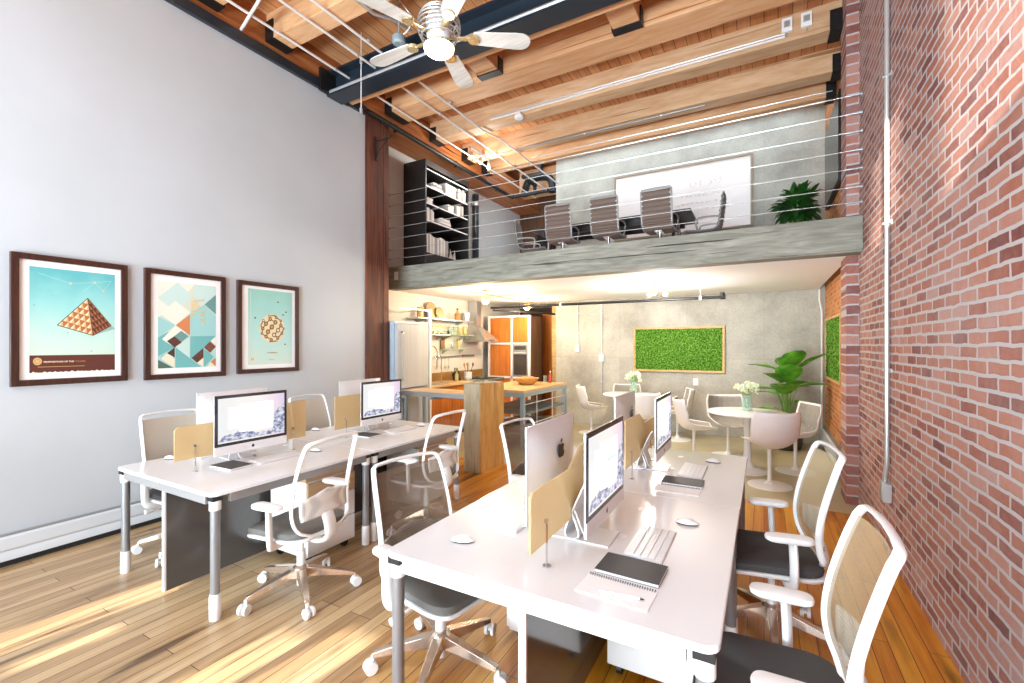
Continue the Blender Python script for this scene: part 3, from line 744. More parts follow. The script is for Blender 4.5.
def computer(label, loc, rz, group):
    t = thing('desktop_computer', label, 'computer', loc, rz, group)
    w = .526; zb, zc, zt = .095, .155, .503; fx = .05
    # aluminium body with a bulged back
    rows = []
    def back(u, v):
        y = (u-.5)*w; z = zb + v*(zt-zb)
        e = max(abs(u-.5)*2, abs(v-.5)*2)
        return (fx-.005-.042*(1-e**2.0), y, z)
    bm_ = MB().grid(lambda u, v: back(1-u, v), 17, 15)
    bm_.box(fx-.006, fx, -w/2, w/2, zb, zt)
    bd = obj('body', bm_, M['alu'], t, bevel=0)
    obj('chin', MB().box(fx, fx+.004, -w/2, w/2, zb, zc), M['alub'], t, bevel=.001)
    sc = obj('display', MB().box(fx, fx+.004, -w/2, w/2, zc, zt), M['bezel'], t, bevel=.001)
    m = MB(); q = fx+.0052; y0, y1, z0, z1 = -w/2+.021, w/2-.021, zc+.021, zt-.021
    def R(a, b_, c, d, off, mi): m.poly([(q+off, a, c), (q+off, b_, c), (q+off, b_, d), (q+off, a, d)], mi)
    R(y0, y1, z0, z1, 0, 0)
    # looking at the screen from +x the viewer's right is +y
    rnd = random.Random(5)
    n = 30; top = []
    for k in range(n+1):
        u = k/n
        h = .10 + .09*max(0, 1-abs(u-.32)/.3) + .05*rnd.random()
        if u > .8: h = .50 + .22*(u-.8)/.2 + .05*rnd.random()
        if u < .06: h = .04 + 1.6*u
        top.append((q+.0004, y0+u*(y1-y0), z0+h*(z1-z0)))
    for k in range(n):
        a, b_ = top[k], top[k+1]
        m.poly([(q+.0004, a[1], z0+.01), (q+.0004, b_[1], z0+.01), b_, a], 1)
    R(y0+.30*(y1-y0), y0+.81*(y1-y0), z0+.20*(z1-z0), z0+.84*(z1-z0), .0008, 2)
    R(y0+.14*(y1-y0), y0+.5*(y1-y0), z0+.30*(z1-z0), z0+.78*(z1-z0), .0008, 2)
    R(y0+.43*(y1-y0), y0+.78*(y1-y0), z0+.54*(z1-z0), z0+.566*(z1-z0), .0012, 3)
    R(y0+.45*(y1-y0), y0+.60*(y1-y0), z0+.485*(z1-z0), z0+.50*(z1-z0), .0012, 3)
    obj('screen_image', m, [M['scr_bg'], M['scr_mtn'], M['scr_win'], M['scr_txt']], sc)
    b1, l1 = logo_pts(.0125)
    lm = MB(); zc2 = (zb+zc)/2
    lm.prism([(fx+.004, y, zc2+z) for y, z in b1], (.0008, 0, 0)); lm.prism([(fx+.004, y, zc2+z) for y, z in l1], (.0008, 0, 0))
    obj('logo', lm, M['ink'], t)
    b2, l2 = logo_pts(.041)
    lm = MB(); zc3 = .365
    xb = fx-.052
    lm.prism([(xb, -y, zc3+z) for y, z in b2], (.004, 0, 0)); lm.prism([(xb+.002, -y, zc3+z) for y, z in l2], (.004, 0, 0))
    obj('logo', lm, M['ink'], t)
    # foot plate and neck
    sm = MB()
    sp = smooth_path([(.085, 0, .004), (-.05, 0, .004), (-.10, 0, .010), (-.112, 0, .035), (-.075, 0, .13), (-.028, 0, .235), (-.01, 0, .26)], 5)
    for k in range(len(sp)-1):
        a, b_ = sp[k], sp[k+1]
        def hwid(p): return .088 if p[2] < .01 else .078
        da = Vector((b_[0]-a[0], 0, b_[2]-a[2])).normalized(); nn = Vector((da.z, 0, -da.x))*-.0035
        ha, hb = hwid(a), hwid(b_)
        v = []
        for p, h in ((a, ha), (b_, hb)):
            for sg in (-1, 1):
                for y in (-h, h):
                    v.append((p[0]+nn.x*sg, y, p[2]+nn.z*sg))
        sm.add(v, [(0,1,5,4), (2,6,7,3), (0,4,6,2), (1,3,7,5), (0,2,3,1), (4,5,7,6)])
    obj('stand', sm, M['alub'], t)
    cb = MB().tube(smooth_path([(-.05, .03, .15), (-.09, .06, .12), (-.13, .05, .02), (-.15, -.02, .006)], 5), .004, 6)
    obj('power_cord', cb, M['white'], t)
    return t
DZ = .7425
G1 = 'desktop computers on the foreground desks'; G2 = 'desktop computers on the desks below the pictures'
PC = computer('silver desktop computer facing the brick wall on the foreground desk', (-.653, 1.935, DZ), 0, G1)
copy_tree(PC, (-.653, 3.235, DZ), 0, 'silver desktop computer facing the brick wall, on the desk behind the foreground one', G1)
copy_tree(PC, (-.815, 1.935, DZ), pi, 'silver desktop computer with its logo back towards us on the foreground desk', G1)
copy_tree(PC, (-.815, 3.215, DZ), pi, 'silver desktop computer with its logo back towards us, farther one by the dining area', G1)
copy_tree(PC, (-3.272, 1.955, DZ), 0, 'silver desktop computer with lit screen towards us, nearer one below the pictures', G2)
copy_tree(PC, (-3.285, 3.235, DZ), 0, 'silver desktop computer with lit screen towards us, farther one beside the dark post', G2)
copy_tree(PC, (-3.49, 2.00, DZ), pi, 'silver desktop computer facing the picture wall, hidden behind the nearer lit screen', G2)
copy_tree(PC, (-3.48, 3.235, DZ), pi, 'silver desktop computer facing the picture wall, hidden behind the farther lit screen', G2)

# ---------------------------------------------------------------- keyboards, mice, notebooks
def keyboard(label, loc, rz, group):
    t = thing('keyboard', label, 'keyboard', loc, rz, group)
    hw, hd = .17, .075   # width along y, depth along x ; front (user) edge at +x
    obj('case', MB().prism([(hd, -hw, 0), (-hd, -hw, 0), (-hd, -hw, .016), (hd, -hw, .006)], (0, 2*hw, 0)), M['alub'], t, bevel=.002)
    k = MB()
    for r in range(5):
        n = 14 if r else 14
        for c in range(n):
            x = -hd+.012+r*.0275; y = -hw+.008+c*(2*hw-.016)/n
            w = (2*hw-.016)/n-.003; z = .016-.010*(x+hd+.012)/(2*hd)
            if r == 4 and 4 <= c <= 9:
                if c == 4: w = w*6+.015
                else: continue
            k.box(x, x+.0245, y, y+w, z, z+.003)
    obj('keys', k, M['white'], t)
    return t
GK = 'white keyboards on the desks'
KB = keyboard('white keyboard in front of the nearest screen, beside the black notebook', (-.418, 1.975, DZ), 0, GK)
copy_tree(KB, (-.415, 3.25, DZ), 0, 'white keyboard at the far end of the right hand desk row', GK)
copy_tree(KB, (-1.045, 1.955, DZ), pi, 'white keyboard partly behind the computer with the logo back, foreground desk', GK)
copy_tree(KB, (-3.185, 2.11, DZ), 0, 'white keyboard below the nearer lit screen under the pictures', GK)
copy_tree(KB, (-3.165, 3.42, DZ), 0, 'white keyboard below the farther lit screen by the dark post', GK)
copy_tree(KB, (-3.72, 1.99, DZ), pi, 'white keyboard on the picture wall side behind the nearer lit screen', GK)

def mouse(label, loc, rz, group):
    t = thing('computer_mouse', label, 'mouse', loc, rz, group)
    def sh(u, v):
        a = 2*pi*u; r = v
        y = .030*cos(a)*r; x = .054*sin(a)*r
        return (x, y, .006+.020*max(0, 1-r**2.4))
    mb = MB().grid(lambda u, v: sh(1-u, v), 25, 8)
    obj('shell', mb, M['white'], t)
    obj('base', MB().lathe([(.028, 0), (.03, .006)], (0, 0, 0), 24), M['rubber'], t).scale = (1.75, .96, 1)
    return t
GM = 'white mice on the desks'
MO = mouse('white mouse beside the nearest keyboard on the foreground desk', (-.318, 2.285, DZ), .12, GM)
copy_tree(MO, (-.322, 3.58, DZ), .0, 'white mouse at the far end of the right hand desk row', GM)
copy_tree(MO, (-1.138, 1.612, DZ), .35, 'white mouse alone near the front left corner of the foreground desk', GM)
copy_tree(MO, (-3.13, 2.41, DZ), .2, 'white mouse right of the keyboard below the nearer lit screen', GM)
copy_tree(MO, (-3.15, 3.70, DZ), .1, 'white mouse right of the keyboard below the farther lit screen', GM)
copy_tree(MO, (-3.87, 1.72, DZ), .1, 'white mouse near the picture wall, left of the tan divider', GM)
copy_tree(MO, (-3.90, 3.0, DZ), .1, 'white mouse near the picture wall on the farther desk', GM)

def notebook(label, loc, rz, group, coil=True, w=.235, d=.155):
    """lies with its long side along y... here width along x, depth along y"""
    t = thing('notebook', label, 'notebook', loc, rz, group)
    obj('pages', MB().box(-w/2+.002, w/2-.002, -d/2+.002, d/2-.002, .001, .011), M['paper'], t)
    obj('cover', MB().box(-w/2, w/2, -d/2, d/2, .0112, .0132).box(-w/2, w/2, -d/2, d/2, 0, .001), M['cover'], t, bevel=.0008)
    if coil:
        c = MB()
        for k in range(26):
            x = -w/2+.012+k*(w-.024)/25
            c.tube([(x, d/2+.006*cos(a)-.002, .007+.0085*sin(a)) for a in [2*pi*i/9 for i in range(9)]], .0009, 4, loop=True)
        obj('spiral_coil', c, M['black'], t)
    return t
GN = 'black notebooks on the desks'
NB = notebook('black spiral notebook beside the nearest keyboard on the foreground desk', (-.435, 1.708, DZ), -.03, GN)
copy_tree(NB, (-.435, 2.945, DZ), .02, 'black spiral notebook in front of the farther screen, right hand row', GN)
copy_tree(NB, (-3.255, 1.82, DZ), .05, 'black notebook below the nearer lit screen under the pictures', GN)
copy_tree(NB, (-3.255, 3.045, DZ), .05, 'black notebook below the farther lit screen by the dark post', GN)
copy_tree(NB, (-3.76, 2.44, DZ), .05, 'black notebook near the picture wall, between the two dividers', GN)
def pad(label, loc, rz):
    t = thing('writing_pad', label, 'notepad', loc, rz, 'open writing pads')
    w, d = .25, .13
    obj('sheets', MB().box(-w/2, w/2, -d/2, d/2, 0, .004), M['paper'], t)
    ln = MB()
    for k in range(6): ln.box(-w/2+.02, w/2-.02, -d/2+.02+k*.017, -d/2+.0208+k*.017, .004, .0042)
    obj('ruled_lines', ln, M['alub'], t)
    c = MB()
    for k in range(28):
        x = -w/2+.008+k*(w-.016)/27
        c.tube([(x, d/2+.006*cos(a), .004+.007*sin(a)) for a in [2*pi*i/8 for i in range(8)]], .001, 4, loop=True)
    obj('spiral_coil', c, M['black'], t)
    return t
PD = pad('open ruled pad with a pen on it, in front of the black notebook', (-.445, 1.535, DZ), -.05)
copy_tree(PD, (-.445, 2.785, DZ), .02, 'open ruled pad beside the farther black notebook, right hand row')
pt = thing('pen', 'silver pen lying on the open ruled pad of the foreground desk', 'pen', (-.42, 1.508, DZ+.0098), .12)
obj('barrel', MB().tube([(-.07, 0, 0), (.062, 0, 0)], .0042, 10), M['alub'], pt)
obj('tip', MB().tube([(.062, 0, 0), (.076, 0, 0)], [.0042, .0012], 8), M['black'], pt)
obj('clip', MB().box(-.07, -.03, -.001, .001, .004, .0055).cyl((-.028, 0, 0), (-.022, 0, 0), .0047, n=10), M['steel'], pt)
# ---------------------------------------------------------------- task chairs (front = +x)
def task_chair(label, loc, rz, group, mesh, cushion, star=0.0):
    t = thing('task_chair', label, 'chair', loc, rz, group)
    # five-star base
    b = MB(); cast = []
    for k in range(5):
        a = star + 2*pi*k/5
        d = Vector((cos(a), sin(a), 0)); R = .325
        s_ = Vector((-sin(a), cos(a), 0))
        rings = []
        for (r, z, hw, hh) in ((.03, .135, .030, .032), (.12, .125, .027, .024), (.24, .105, .022, .017), (R, .088, .017, .012)):
            c = d*r + Vector((0, 0, z))
            rings.append([tuple(c - s_*hw - Vector((0,0,hh))), tuple(c + s_*hw - Vector((0,0,hh))), tuple(c + s_*hw*.8 + Vector((0,0,hh))), tuple(c - s_*hw*.8 + Vector((0,0,hh)))])
        b.ring(rings)
        cast.append((d*R, a))
    b.lathe([(.045, .10), (.05, .11), (.05, .165), (.035, .18)], (0, 0, 0), 20)
    bo = obj('star_base', b, M['basemetal'], t, bevel=.003)
    for c, a in cast:
        s_ = Vector((-sin(a+.5), cos(a+.5), 0)); q = Vector((c.x, c.y, .031)) + Vector((cos(a+.5), sin(a+.5), 0))*.012
        m = MB()
        for sg in (-1, 1):
            m.cyl(q + s_*sg*.008, q + s_*sg*.027, .031, n=18)
        m.cyl(q - s_*.01, q + s_*.01, .012, n=10)
        m.cyl((c.x, c.y, .05), (c.x, c.y, .085), .010, n=10)
        obj('caster', m, M['white'], bo, bevel=.003)
    obj('gas_column', MB().cyl((0,0,.05), (0,0,.27), .026, n=16).cyl((0,0,.25), (0,0,.40), .018, n=16), M['white'], t)
    mech = MB().box(-.13, .12, -.07, .07, .375, .415)
    mech.tube([(.02, -.07, .40), (.03, -.20, .385), (.035, -.27, .38)], .008, 8).cyl((.036, -.265, .38), (.038, -.32, .378), .015, .019, 12)
    obj('tilt_mechanism', mech, M['white'], t, bevel=.006)
    # seat: white shell pan and upholstered cushion, waterfall front
    def slab(w, d, z0, z1, cx, r, infl=0):
        o = rrect(d, w, r, 6, cx, 0)
        def drop(x): return -.035*max(0, (x-.12)/.15)**2
        rings = []
        for f, z in ((.93, z0), (.99, z0+(z1-z0)*.2), (1.0, z0+(z1-z0)*.55), (.985, z0+(z1-z0)*.85), (.93, z1), (.6, z1+infl*.8), (.2, z1+infl)):
            rings.append([(cx+(x-cx)*f, y*f, z+drop(x)) for x, y in o])
        return MB().ring(rings)
    obj('seat_pan', slab(.485, .475, .412, .438, .015, .11), M['white'], t)
    obj('seat_cushion', slab(.475, .465, .432, .478, .02, .11, .004), cushion, t)
    # backrest profile: (x, z, half width)
    prof = [(-.205, .47, .12), (-.195, .505, .19), (-.175, .56, .219), (-.165, .64, .226), (-.175, .73, .227), (-.198, .83, .225), (-.228, .93, .220), (-.254, 1.005, .213)]
    # side tubes run up from the base of the back and over a flat top bar
    left = smooth_path([(x, h, z) for x, z, h in prof], 4)
    topc = [(-.268, .205, 1.030), (-.277, .185, 1.040), (-.285, .10, 1.046), (-.288, 0, 1.048), (-.285, -.10, 1.046), (-.277, -.185, 1.040), (-.268, -.205, 1.030)]
    right = [(x, -y, z) for x, y, z in left][::-1]
    low = [(-.207, -.05, .462), (-.208, 0, .460), (-.207, .05, .462)]
    loop = left + topc + right + low
    obj('back_frame', MB().tube(loop, 1, 8, loop=True, flat=(.0095, .0155), up=(1, 0, 0)), M['white'], t, smooth=60)
    lp = smooth_path([(x, z, h) for x, z, h in prof], 4)
    def surf(u, v):
        k = v*(len(lp)-1); i = min(int(k), len(lp)-2); f = k-i
        x = lp[i][0]*(1-f)+lp[i+1][0]*f; z = lp[i][1]*(1-f)+lp[i+1][1]*f; h = lp[i][2]*(1-f)+lp[i+1][2]*f
        y = (u-.5)*2*(h-.004)
        return (x - .030*(1-(2*u-1)**2)*min(1, v*3), y, z)
    obj('back_mesh', MB().grid(surf, 15, 28), mesh, t)
    # perforated lumbar pad
    lum = MB()
    def lpad(u, v):
        p = surf(.07+.86*u, .30+.27*v*(1-.25*abs(2*u-1)))
        return (p[0]-.014, p[1], p[2])
    lum.grid(lpad, 17, 8)
    obj('lumbar_pad', lum, M['lumbar'], t, solid=.008)
    # spine carrying the back from under the seat
    sp = smooth_path([(-.08, 0, .395), (-.19, 0, .40), (-.245, 0, .44), (-.238, 0, .52), (-.215, 0, .575)], 5)
    obj('back_spine', MB().tube(sp, 1, 10, flat=(.05, .018), up=(0, 0, 1)), M['white'], t)
    for s in (-1, 1):
        # armrest: bracket under the seat, upright, flat pad
        up = smooth_path([(-.03, s*.12, .392), (-.035, s*.24, .392), (-.05, s*.272, .42), (-.05, s*.278, .52), (-.045, s*.278, .625)], 5)
        K = len(up)
        ar = obj('armrest', MB().tube(up, 1, 10, flat=(.025, .017), up=(0, 0, 1) if False else (1, 0, 0)), M['white'], t)
        o = rrect(.215, .08, .036, 6, -.03, s*.275)
        rings = [[((x+.03)*f-.03, (y-s*.275)*f+s*.275, z) for x, y in o] for f, z in ((.86, .626), (.98, .632), (1, .642), (.96, .651), (.8, .655))]
        obj('arm_pad', MB().ring(rings), M['white'], ar)
    return t
def lumbar_mat():
    m, nt, b = nm('perforated_white_pad'); L = nt.links
    out = nt.nodes['Material Output']
    b.inputs['Base Color'].default_value = srgb('#efedea'); b.inputs['Roughness'].default_value = .4
    v = N(nt, 'ShaderNodeTexVoronoi'); v.inputs['Scale'].default_value = 75; v.inputs['Randomness'].default_value = .1; L.new(mapping(nt), v.inputs['Vector'])
    r = ramp(nt, [(.30, '#808080'), (.34, '#ffffff')], 'CONSTANT'); L.new(v.outputs['Distance'], r.inputs[0])
    mx = N(nt, 'ShaderNodeMix', data_type='RGBA', blend_type='MULTIPLY'); mx.inputs[0].default_value = 1; mx.inputs[6].default_value = srgb('#efedea'); L.new(r.outputs[0], mx.inputs[7])
    L.new(mx.outputs[2], b.inputs['Base Color'])
    return m
M['lumbar'] = lumbar_mat()
GC = 'white framed task chairs'
TC = task_chair('white task chair with sheer back and grey seat, at the near desk below the pictures', (-2.61, 1.90, 0), pi+.12, GC, M['mesh_c'], M['cushion'], radians(71))
copy_tree(TC, (-2.60, 3.13, 0), pi-.03, 'white task chair with sheer back, beside the square timber block', GC)
TD = task_chair('white task chair with tan mesh back, nearest us along the brick wall', (.035, 1.735, 0), pi+.03, GC, M['mesh'], M['cushion_d'], radians(12))
copy_tree(TD, (.035, 2.87, 0), pi+.16, 'white task chair with tan mesh back, second along the brick wall', GC)
def lower_back(root, dz):
    for ch in root.children:
        if ch.name.split('.')[0] in ('back_frame', 'back_mesh', 'lumbar_pad', 'back_spine'): ch.location.z -= dz
def recol(root, child, mat):
    for ch in root.children:
        if ch.name.split('.')[0] == child:
            ch.data = ch.data.copy(); ch.data.materials[0] = mat
c2 = copy_tree(TD, (-1.405, 1.80, 0), -.18, 'white task chair with brown see-through mesh at the left corner of the foreground desk', GC); recol(c2, 'seat_cushion', M['cushion'])
c3 = copy_tree(TD, (-1.44, 3.12, 0), -.12, 'white task chair with brown mesh, beyond the foreground desk in front of the kitchen', GC)
c7 = copy_tree(TD, (-3.97, 1.90, 0), .05, 'white task chair with light tan back between the near desk end and picture wall', GC); recol(c7, 'back_mesh', M['mesh_l'])
c8 = copy_tree(TD, (-4.03, 3.2, 0), .02, 'white task chair with light tan back, farther one along the picture wall', GC); recol(c8, 'back_mesh', M['mesh_l'])

recol(c2, 'back_mesh', M['mesh_b']); recol(c3, 'back_mesh', M['mesh_b'])
for c, dz in ((TC, .03), (c2, .06), (c3, .055)): lower_back(c, dz)
for o in list(bpy.data.objects):
    if o.name.startswith('task_chair') and 'timber block' in o.get('label', ''): lower_back(o, .03)
# ---------------------------------------------------------------- kitchen under the loft
# tall fridge against the white wall
t = thing('refrigerator', 'tall stainless refrigerator beside the dark timber post', 'refrigerator', (-4.98, 5.30, 0))
obj('cabinet', MB().box(-.30, .27, -.35, .35, .05, 1.94), M['fridge_side'], t, bevel=.006)
for z0, z1, n in ((.95, 1.90, 'upper'), (.10, .93, 'lower')):
    d = obj('door', MB().box(.275, .335, -.345, .345, z0, z1), M['fridge'], t, bevel=.006)
    obj('handle', MB().tube([(.335, -.27, z0+.12), (.37, -.27, z0+.12), (.37, -.27, z1-.12), (.335, -.27, z1-.12)], .011, 8), M['steel'], d)
obj('top_grille', MB().box(-.29, .33, -.345, .345, 1.905, 1.94), M['whitemetal'], t, bevel=.003)
obj('plinth', MB().box(-.28, .25, -.34, .34, 0, .05), M['black'], t)
# white upright at the end of the fridge, with its top rail
t = thing('shelf_upright', 'slim white upright post at the right of the refrigerator', 'post', (-4.66, 5.69, 0))
obj('upright', MB().box(-.025, .025, -.022, .022, 0, 2.16), M['whitemetal'], t, bevel=.003)
obj('top_rail', MB().box(-.006, .006, -.70, -.022, 2.13, 2.142).box(-.64, -.025, -.006, .006, 2.13, 2.142), M['steel'], t)
# bar counter between post and timber block
t = thing('bar_counter', 'pale bar counter with wooden top, running from the dark post to the timber block', 'counter', (-4.05, 5.0, 0))
obj('worktop', MB().box(-.53, .70, -.03, .50, .895, .928), M['counterwood'], t, bevel=.003)
obj('metal_edge', MB().box(-.54, .74, -.05, -.03, .87, .933).box(.705, .735, -.03, .50, .87, .933), M['steel'], t, bevel=.003)
obj('bracket', MB().box(.60, .64, -.02, .46, .83, .894).box(-.02, .02, -.02, .46, .83, .894), M['slate'], t)
for y in (.03, .43):
    obj('leg', MB().box(-.52, -.48, y-.02, y+.02, 0, .894), M['slate'], t)
# square raw timber block
tb = MB()
def noisy_block(x0, x1, y0, y1, z1, seed):
    rnd = random.Random(seed); rings = []
    base = []
    n = 10
    for (a, b_) in (((x0,y0),(x1,y0)), ((x1,y0),(x1,y1)), ((x1,y1),(x0,y1)), ((x0,y1),(x0,y0))):
        for k in range(n):
            f = k/n; base.append((a[0]+(b_[0]-a[0])*f, a[1]+(b_[1]-a[1])*f))
    off = [rnd.uniform(-.008, .004) if i % 5 else .004 for i in range(len(base))]
    for j in range(9):
        z = z1*j/8
        rings.append([(x+(off[i]+rnd.uniform(-.002,.002))*(1 if x > (x0+x1)/2 else -1), y+(off[i])*(1 if y > (y0+y1)/2 else -1), z - (rnd.uniform(0,.012) if j == 8 else 0)) for i, (x, y) in enumerate(base)])
    return MB().ring(rings)
t = thing('timber_block', 'rough square block of raw timber standing on end by the bar counter', 'post', (-3.17, 4.97, 0))
obj('block', noisy_block(-.125, .112, -.28, .28, 1.115, 3), M['stump'], t, bevel=.008)
obj('sawn_side', noisy_block(.113, .128, -.272, .272, 1.105, 4), M['stump_y'], t, bevel=.006)

# base cabinets and counter along the white wall
t = thing('base_cabinet', 'orange veneer base cabinets along the white kitchen wall', 'cabinet', (-5.28, 5.82, 0))
obj('carcass', MB().box(0, .50, 0, 2.36, .08, .875), M['cab'], t)
for k in range(4):
    y0 = .01+k*.588
    d = obj('door', MB().box(.502, .522, y0, y0+.578, .10, .73 if k % 2 == 0 else .865), M['cab'], t, bevel=.002)
    obj('handle', MB().box(.522, .535, y0+.22, y0+.36, .69, .70), M['steel'], d)
    if k % 2 == 0:
        dr = obj('drawer', MB().box(.502, .522, y0, y0+.578, .74, .865), M['cab'], t, bevel=.002)
        obj('handle', MB().box(.522, .535, y0+.22, y0+.36, .83, .84), M['steel'], dr)
obj('plinth', MB().box(.02, .46, 0, 2.36, 0, .08), M['black'], t)
t = thing('worktop', 'pale wooden worktop with brown upstand along the kitchen wall', 'worktop', (-5.28, 5.8, .88))
obj('slab', MB().box(0, .55, 0, 1.25, 0, .04), M['counterwood'], t, bevel=.003)
obj('stone_slab', MB().box(0, .55, 1.252, 2.39, 0, .04), M['slate_d'], t, bevel=.003)
obj('upstand', MB().box(0, .02, 0, 2.39, .04, .20), M['splash'], t, bevel=.002)
obj('sink_basin', MB().box(.14, .46, .22, .70, .0405, .042), M['steel'], t)
# faucet
t = thing('kitchen_faucet', 'tall chrome spring faucet arching over the wooden worktop', 'faucet', (-5.1, 6.18, .92))
obj('base', MB().lathe([(.03, 0), (.03, .03), (.018, .05), (.018, .12)], n=14), M['chrome'], t)
arc = [(0, 0, .1), (0, 0, .45)] + [(0, .13-.13*cos(a), .50+.15*sin(a)) for a in [pi*i/10 for i in range(11)]] + [(0, .26, .40)]
obj('spout', MB().tube(arc, .011, 8), M['chrome'], t)
obj('spray_head', MB().cyl((0, .26, .40), (0, .26, .28), .016, .02, 12), M['steel'], t)
obj('support_arm', MB().tube([(0, 0, .30), (0, .26, .30)], .006, 6), M['chrome'], t)
obj('lever', MB().tube([(.018, 0, .08), (.07, 0, .11)], .006, 6), M['chrome'], t)
t = thing('water_tap', 'slim chrome filter tap between the spring faucet and the utensil rail', 'faucet', (-5.12, 6.58, .92))
obj('base', MB().lathe([(.02, 0), (.02, .02), (.012, .03)], n=12), M['chrome'], t)
obj('spout', MB().tube([(0, 0, .02), (0, 0, .40)] + [(0, -.08+.08*cos(a), .42+.08*sin(a)) for a in [pi*i/8 for i in range(9)]], .008, 8), M['chrome'], t)
# shelves
def shelf(label, y0, y1, z, mat, d=.26):
    t = thing('wall_shelf', label, 'shelf', (-5.3, (y0+y1)/2, z), 0, 'kitchen wall shelves')
    L = (y1-y0)/2
    obj('board', MB().box(0, d, -L, L, -.022, 0), mat, t, bevel=.002)
    for s in (-.7, .7):
        obj('bracket', MB().prism([(0, s*L-.006, -.022), (d*.8, s*L-.006, -.022), (0, s*L-.006, -.10)], (0, .012, 0)), M['steel'], t)
    return t
shelf('long steel shelf at the top of the kitchen wall', 5.85, 7.52, 2.06, M['steel'])
shelf('short white shelf holding brown crockery', 6.2, 6.76, 1.785, M['white'])
shelf('slim glass shelf holding a row of yellowish jars', 6.78, 7.53, 1.79, M['glass'])
shelf('narrow glass shelf with a cutting board and a spice bottle', 6.72, 7.5, 1.52, M['glass'], .16)
# things on the top shelf
def platter(label, y, z, r, mat, x=-5.20):
    t = thing('platter', label, 'platter', (x, y, z), rot=(0, radians(78), 0))
    obj('dish', MB().lathe([(r*.5, 0), (r*.92, .012), (r, .026), (r*.96, .028), (r*.5, .010)], (-r, 0, 0), 24), mat, t)
    obj('rim', MB().lathe([(r, .024), (r*1.015, .028), (r, .032), (r*.97, .028)], (-r, 0, 0), 24), M['brass'], t)
    return t
platter('large tan platter leaning on the top kitchen shelf', 6.42, 2.062, .15, M['bowl'])
platter('smaller pale platter leaning at the right of the big tan one', 6.60, 2.062, .11, M['counterwood'], -5.17)
def canister(name, label, cat, loc, r, h, mat, lid=None, neck=False, group=None):
    t = thing(name, label, cat, loc, 0, group)
    if neck:
        pr = [(r*.9, 0), (r, .01), (r, h*.55), (r*.35, h*.75), (r*.3, h*.95)]
    else:
        pr = [(r*.92, 0), (r, .01), (r, h*.92), (r*.9, h)]
    obj('body', MB().lathe(pr, n=16), mat, t)
    if lid: obj('lid', MB().lathe([(r*(.34 if neck else .95), h*.93), (r*(.36 if neck else .98), h*1.06), (0.001, h*1.07)], n=16), lid, t)
    return t
canister('storage_tin', 'pale yellow tin behind the white upright on the top shelf', 'tin', (-5.16, 6.05, 2.06), .06, .17, M['counterwood'], M['counterwood'])
canister('bottle', 'tan stoppered bottle on the top shelf left of the metal pot', 'bottle', (-5.15, 7.12, 2.06), .055, .22, M['bowl'], M['black'], True)
t = thing('stock_pot', 'shiny metal pot at the right end of the top shelf', 'pot', (-5.15, 7.40, 2.06))
obj('body', MB().lathe([(.05, 0), (.075, .01), (.085, .16), (.09, .165), (.082, .162), (.07, .02), (.02, .012)], n=20), M['steel'], t)
obj('handle', MB().tube([(0, .085, .12), (0, .115, .12), (0, .115, .09), (0, .083, .09)], .006, 6), M['steel'], t)
# brown crockery on the white shelf
for k, (y, r, lb) in enumerate(((6.33, .08, 'left'), (6.49, .08, 'middle'), (6.64, .085, 'right'))):
    platter(['reddish brown plate standing on the white shelf next to the white upright', 'brown plate standing in the middle of the white shelf', 'golden brown plate standing at the right of the white shelf'][k], y, 1.786, r, [M['terracotta'], M['terracotta'], M['bowl']][k])
t = thing('plate_rack', 'low black rack in front of the brown plates', 'rack', (-5.08, 6.47, 1.786))
obj('bars', MB().box(-.02, .02, -.26, .28, 0, .012).box(-.012, .012, -.26, .28, .04, .05), M['black'], t)
obj('ends', MB().box(-.02, .02, -.26, -.245, .0, .07).box(-.02, .02, .265, .28, .0, .07), M['black'], t)
for k, y in enumerate((6.93, 7.08, 7.22, 7.38)):
    canister('glass_jar', ['clear empty jar at the left of the glass shelf', 'clear tall jar second on the glass shelf', 'yellow filled jar third on the glass shelf', 'yellow filled jar at the right end of the glass shelf'][k], 'jar', (-5.17, y, 1.79), (.035, .045, .055, .055)[k], .15 + .015*(k % 2), [M['glass'], M['glass'], M['glass_y'], M['glass_y']][k], M['alub'], False, 'jars on the glass shelf')
t = thing('cutting_board', 'small brown cutting board leaning on the narrow glass shelf', 'board', (-5.27, 6.82, 1.52), rot=(0, radians(-6), 0))
obj('board', MB().box(0, .015, -.06, .06, 0, .17), M['splash'], t, bevel=.004)
obj('grip', MB().box(0, .015, -.02, .07, .172, .215), M['splash'], t, bevel=.004)
canister('spice_bottle', 'orange spice bottle with black cap on the narrow glass shelf', 'bottle', (-5.22, 7.25, 1.52), .04, .17, M['glass_y'], M['black'])
canister('spice_jar', 'small grey jar between the cutting board and the spice bottle', 'jar', (-5.22, 7.04, 1.52), .025, .10, M['steel'], M['alub'])
# utensil rail
t = thing('utensil_rail', 'steel rail with hanging utensils under the glass shelves', 'rail', (-5.28, 6.85, 1.375))
obj('bar', MB().cyl((.02, -.3, 0), (.02, .55, 0), .012, n=8), M['steel'], t)
for k, y in enumerate((-.25, -.12, .0, .12)):
    obj('utensil', MB().tube([(.035, y, .01), (.035, y, -.18)], .004, 6).ball((.035, y, -.20), (.008, .022, .035), 10, 6), M['steel'], t)
t = thing('knife_rack', 'dark magnetic knife strip at the right of the utensil rail', 'rack', (-5.29, 7.62, 1.375))
obj('strip', MB().box(0, .02, -.16, .26, -.02, .02), M['slate_d'], t)
obj('mount', MB().box(-.005, 0, -.05, .05, -.01, .01), M['steel'], t)
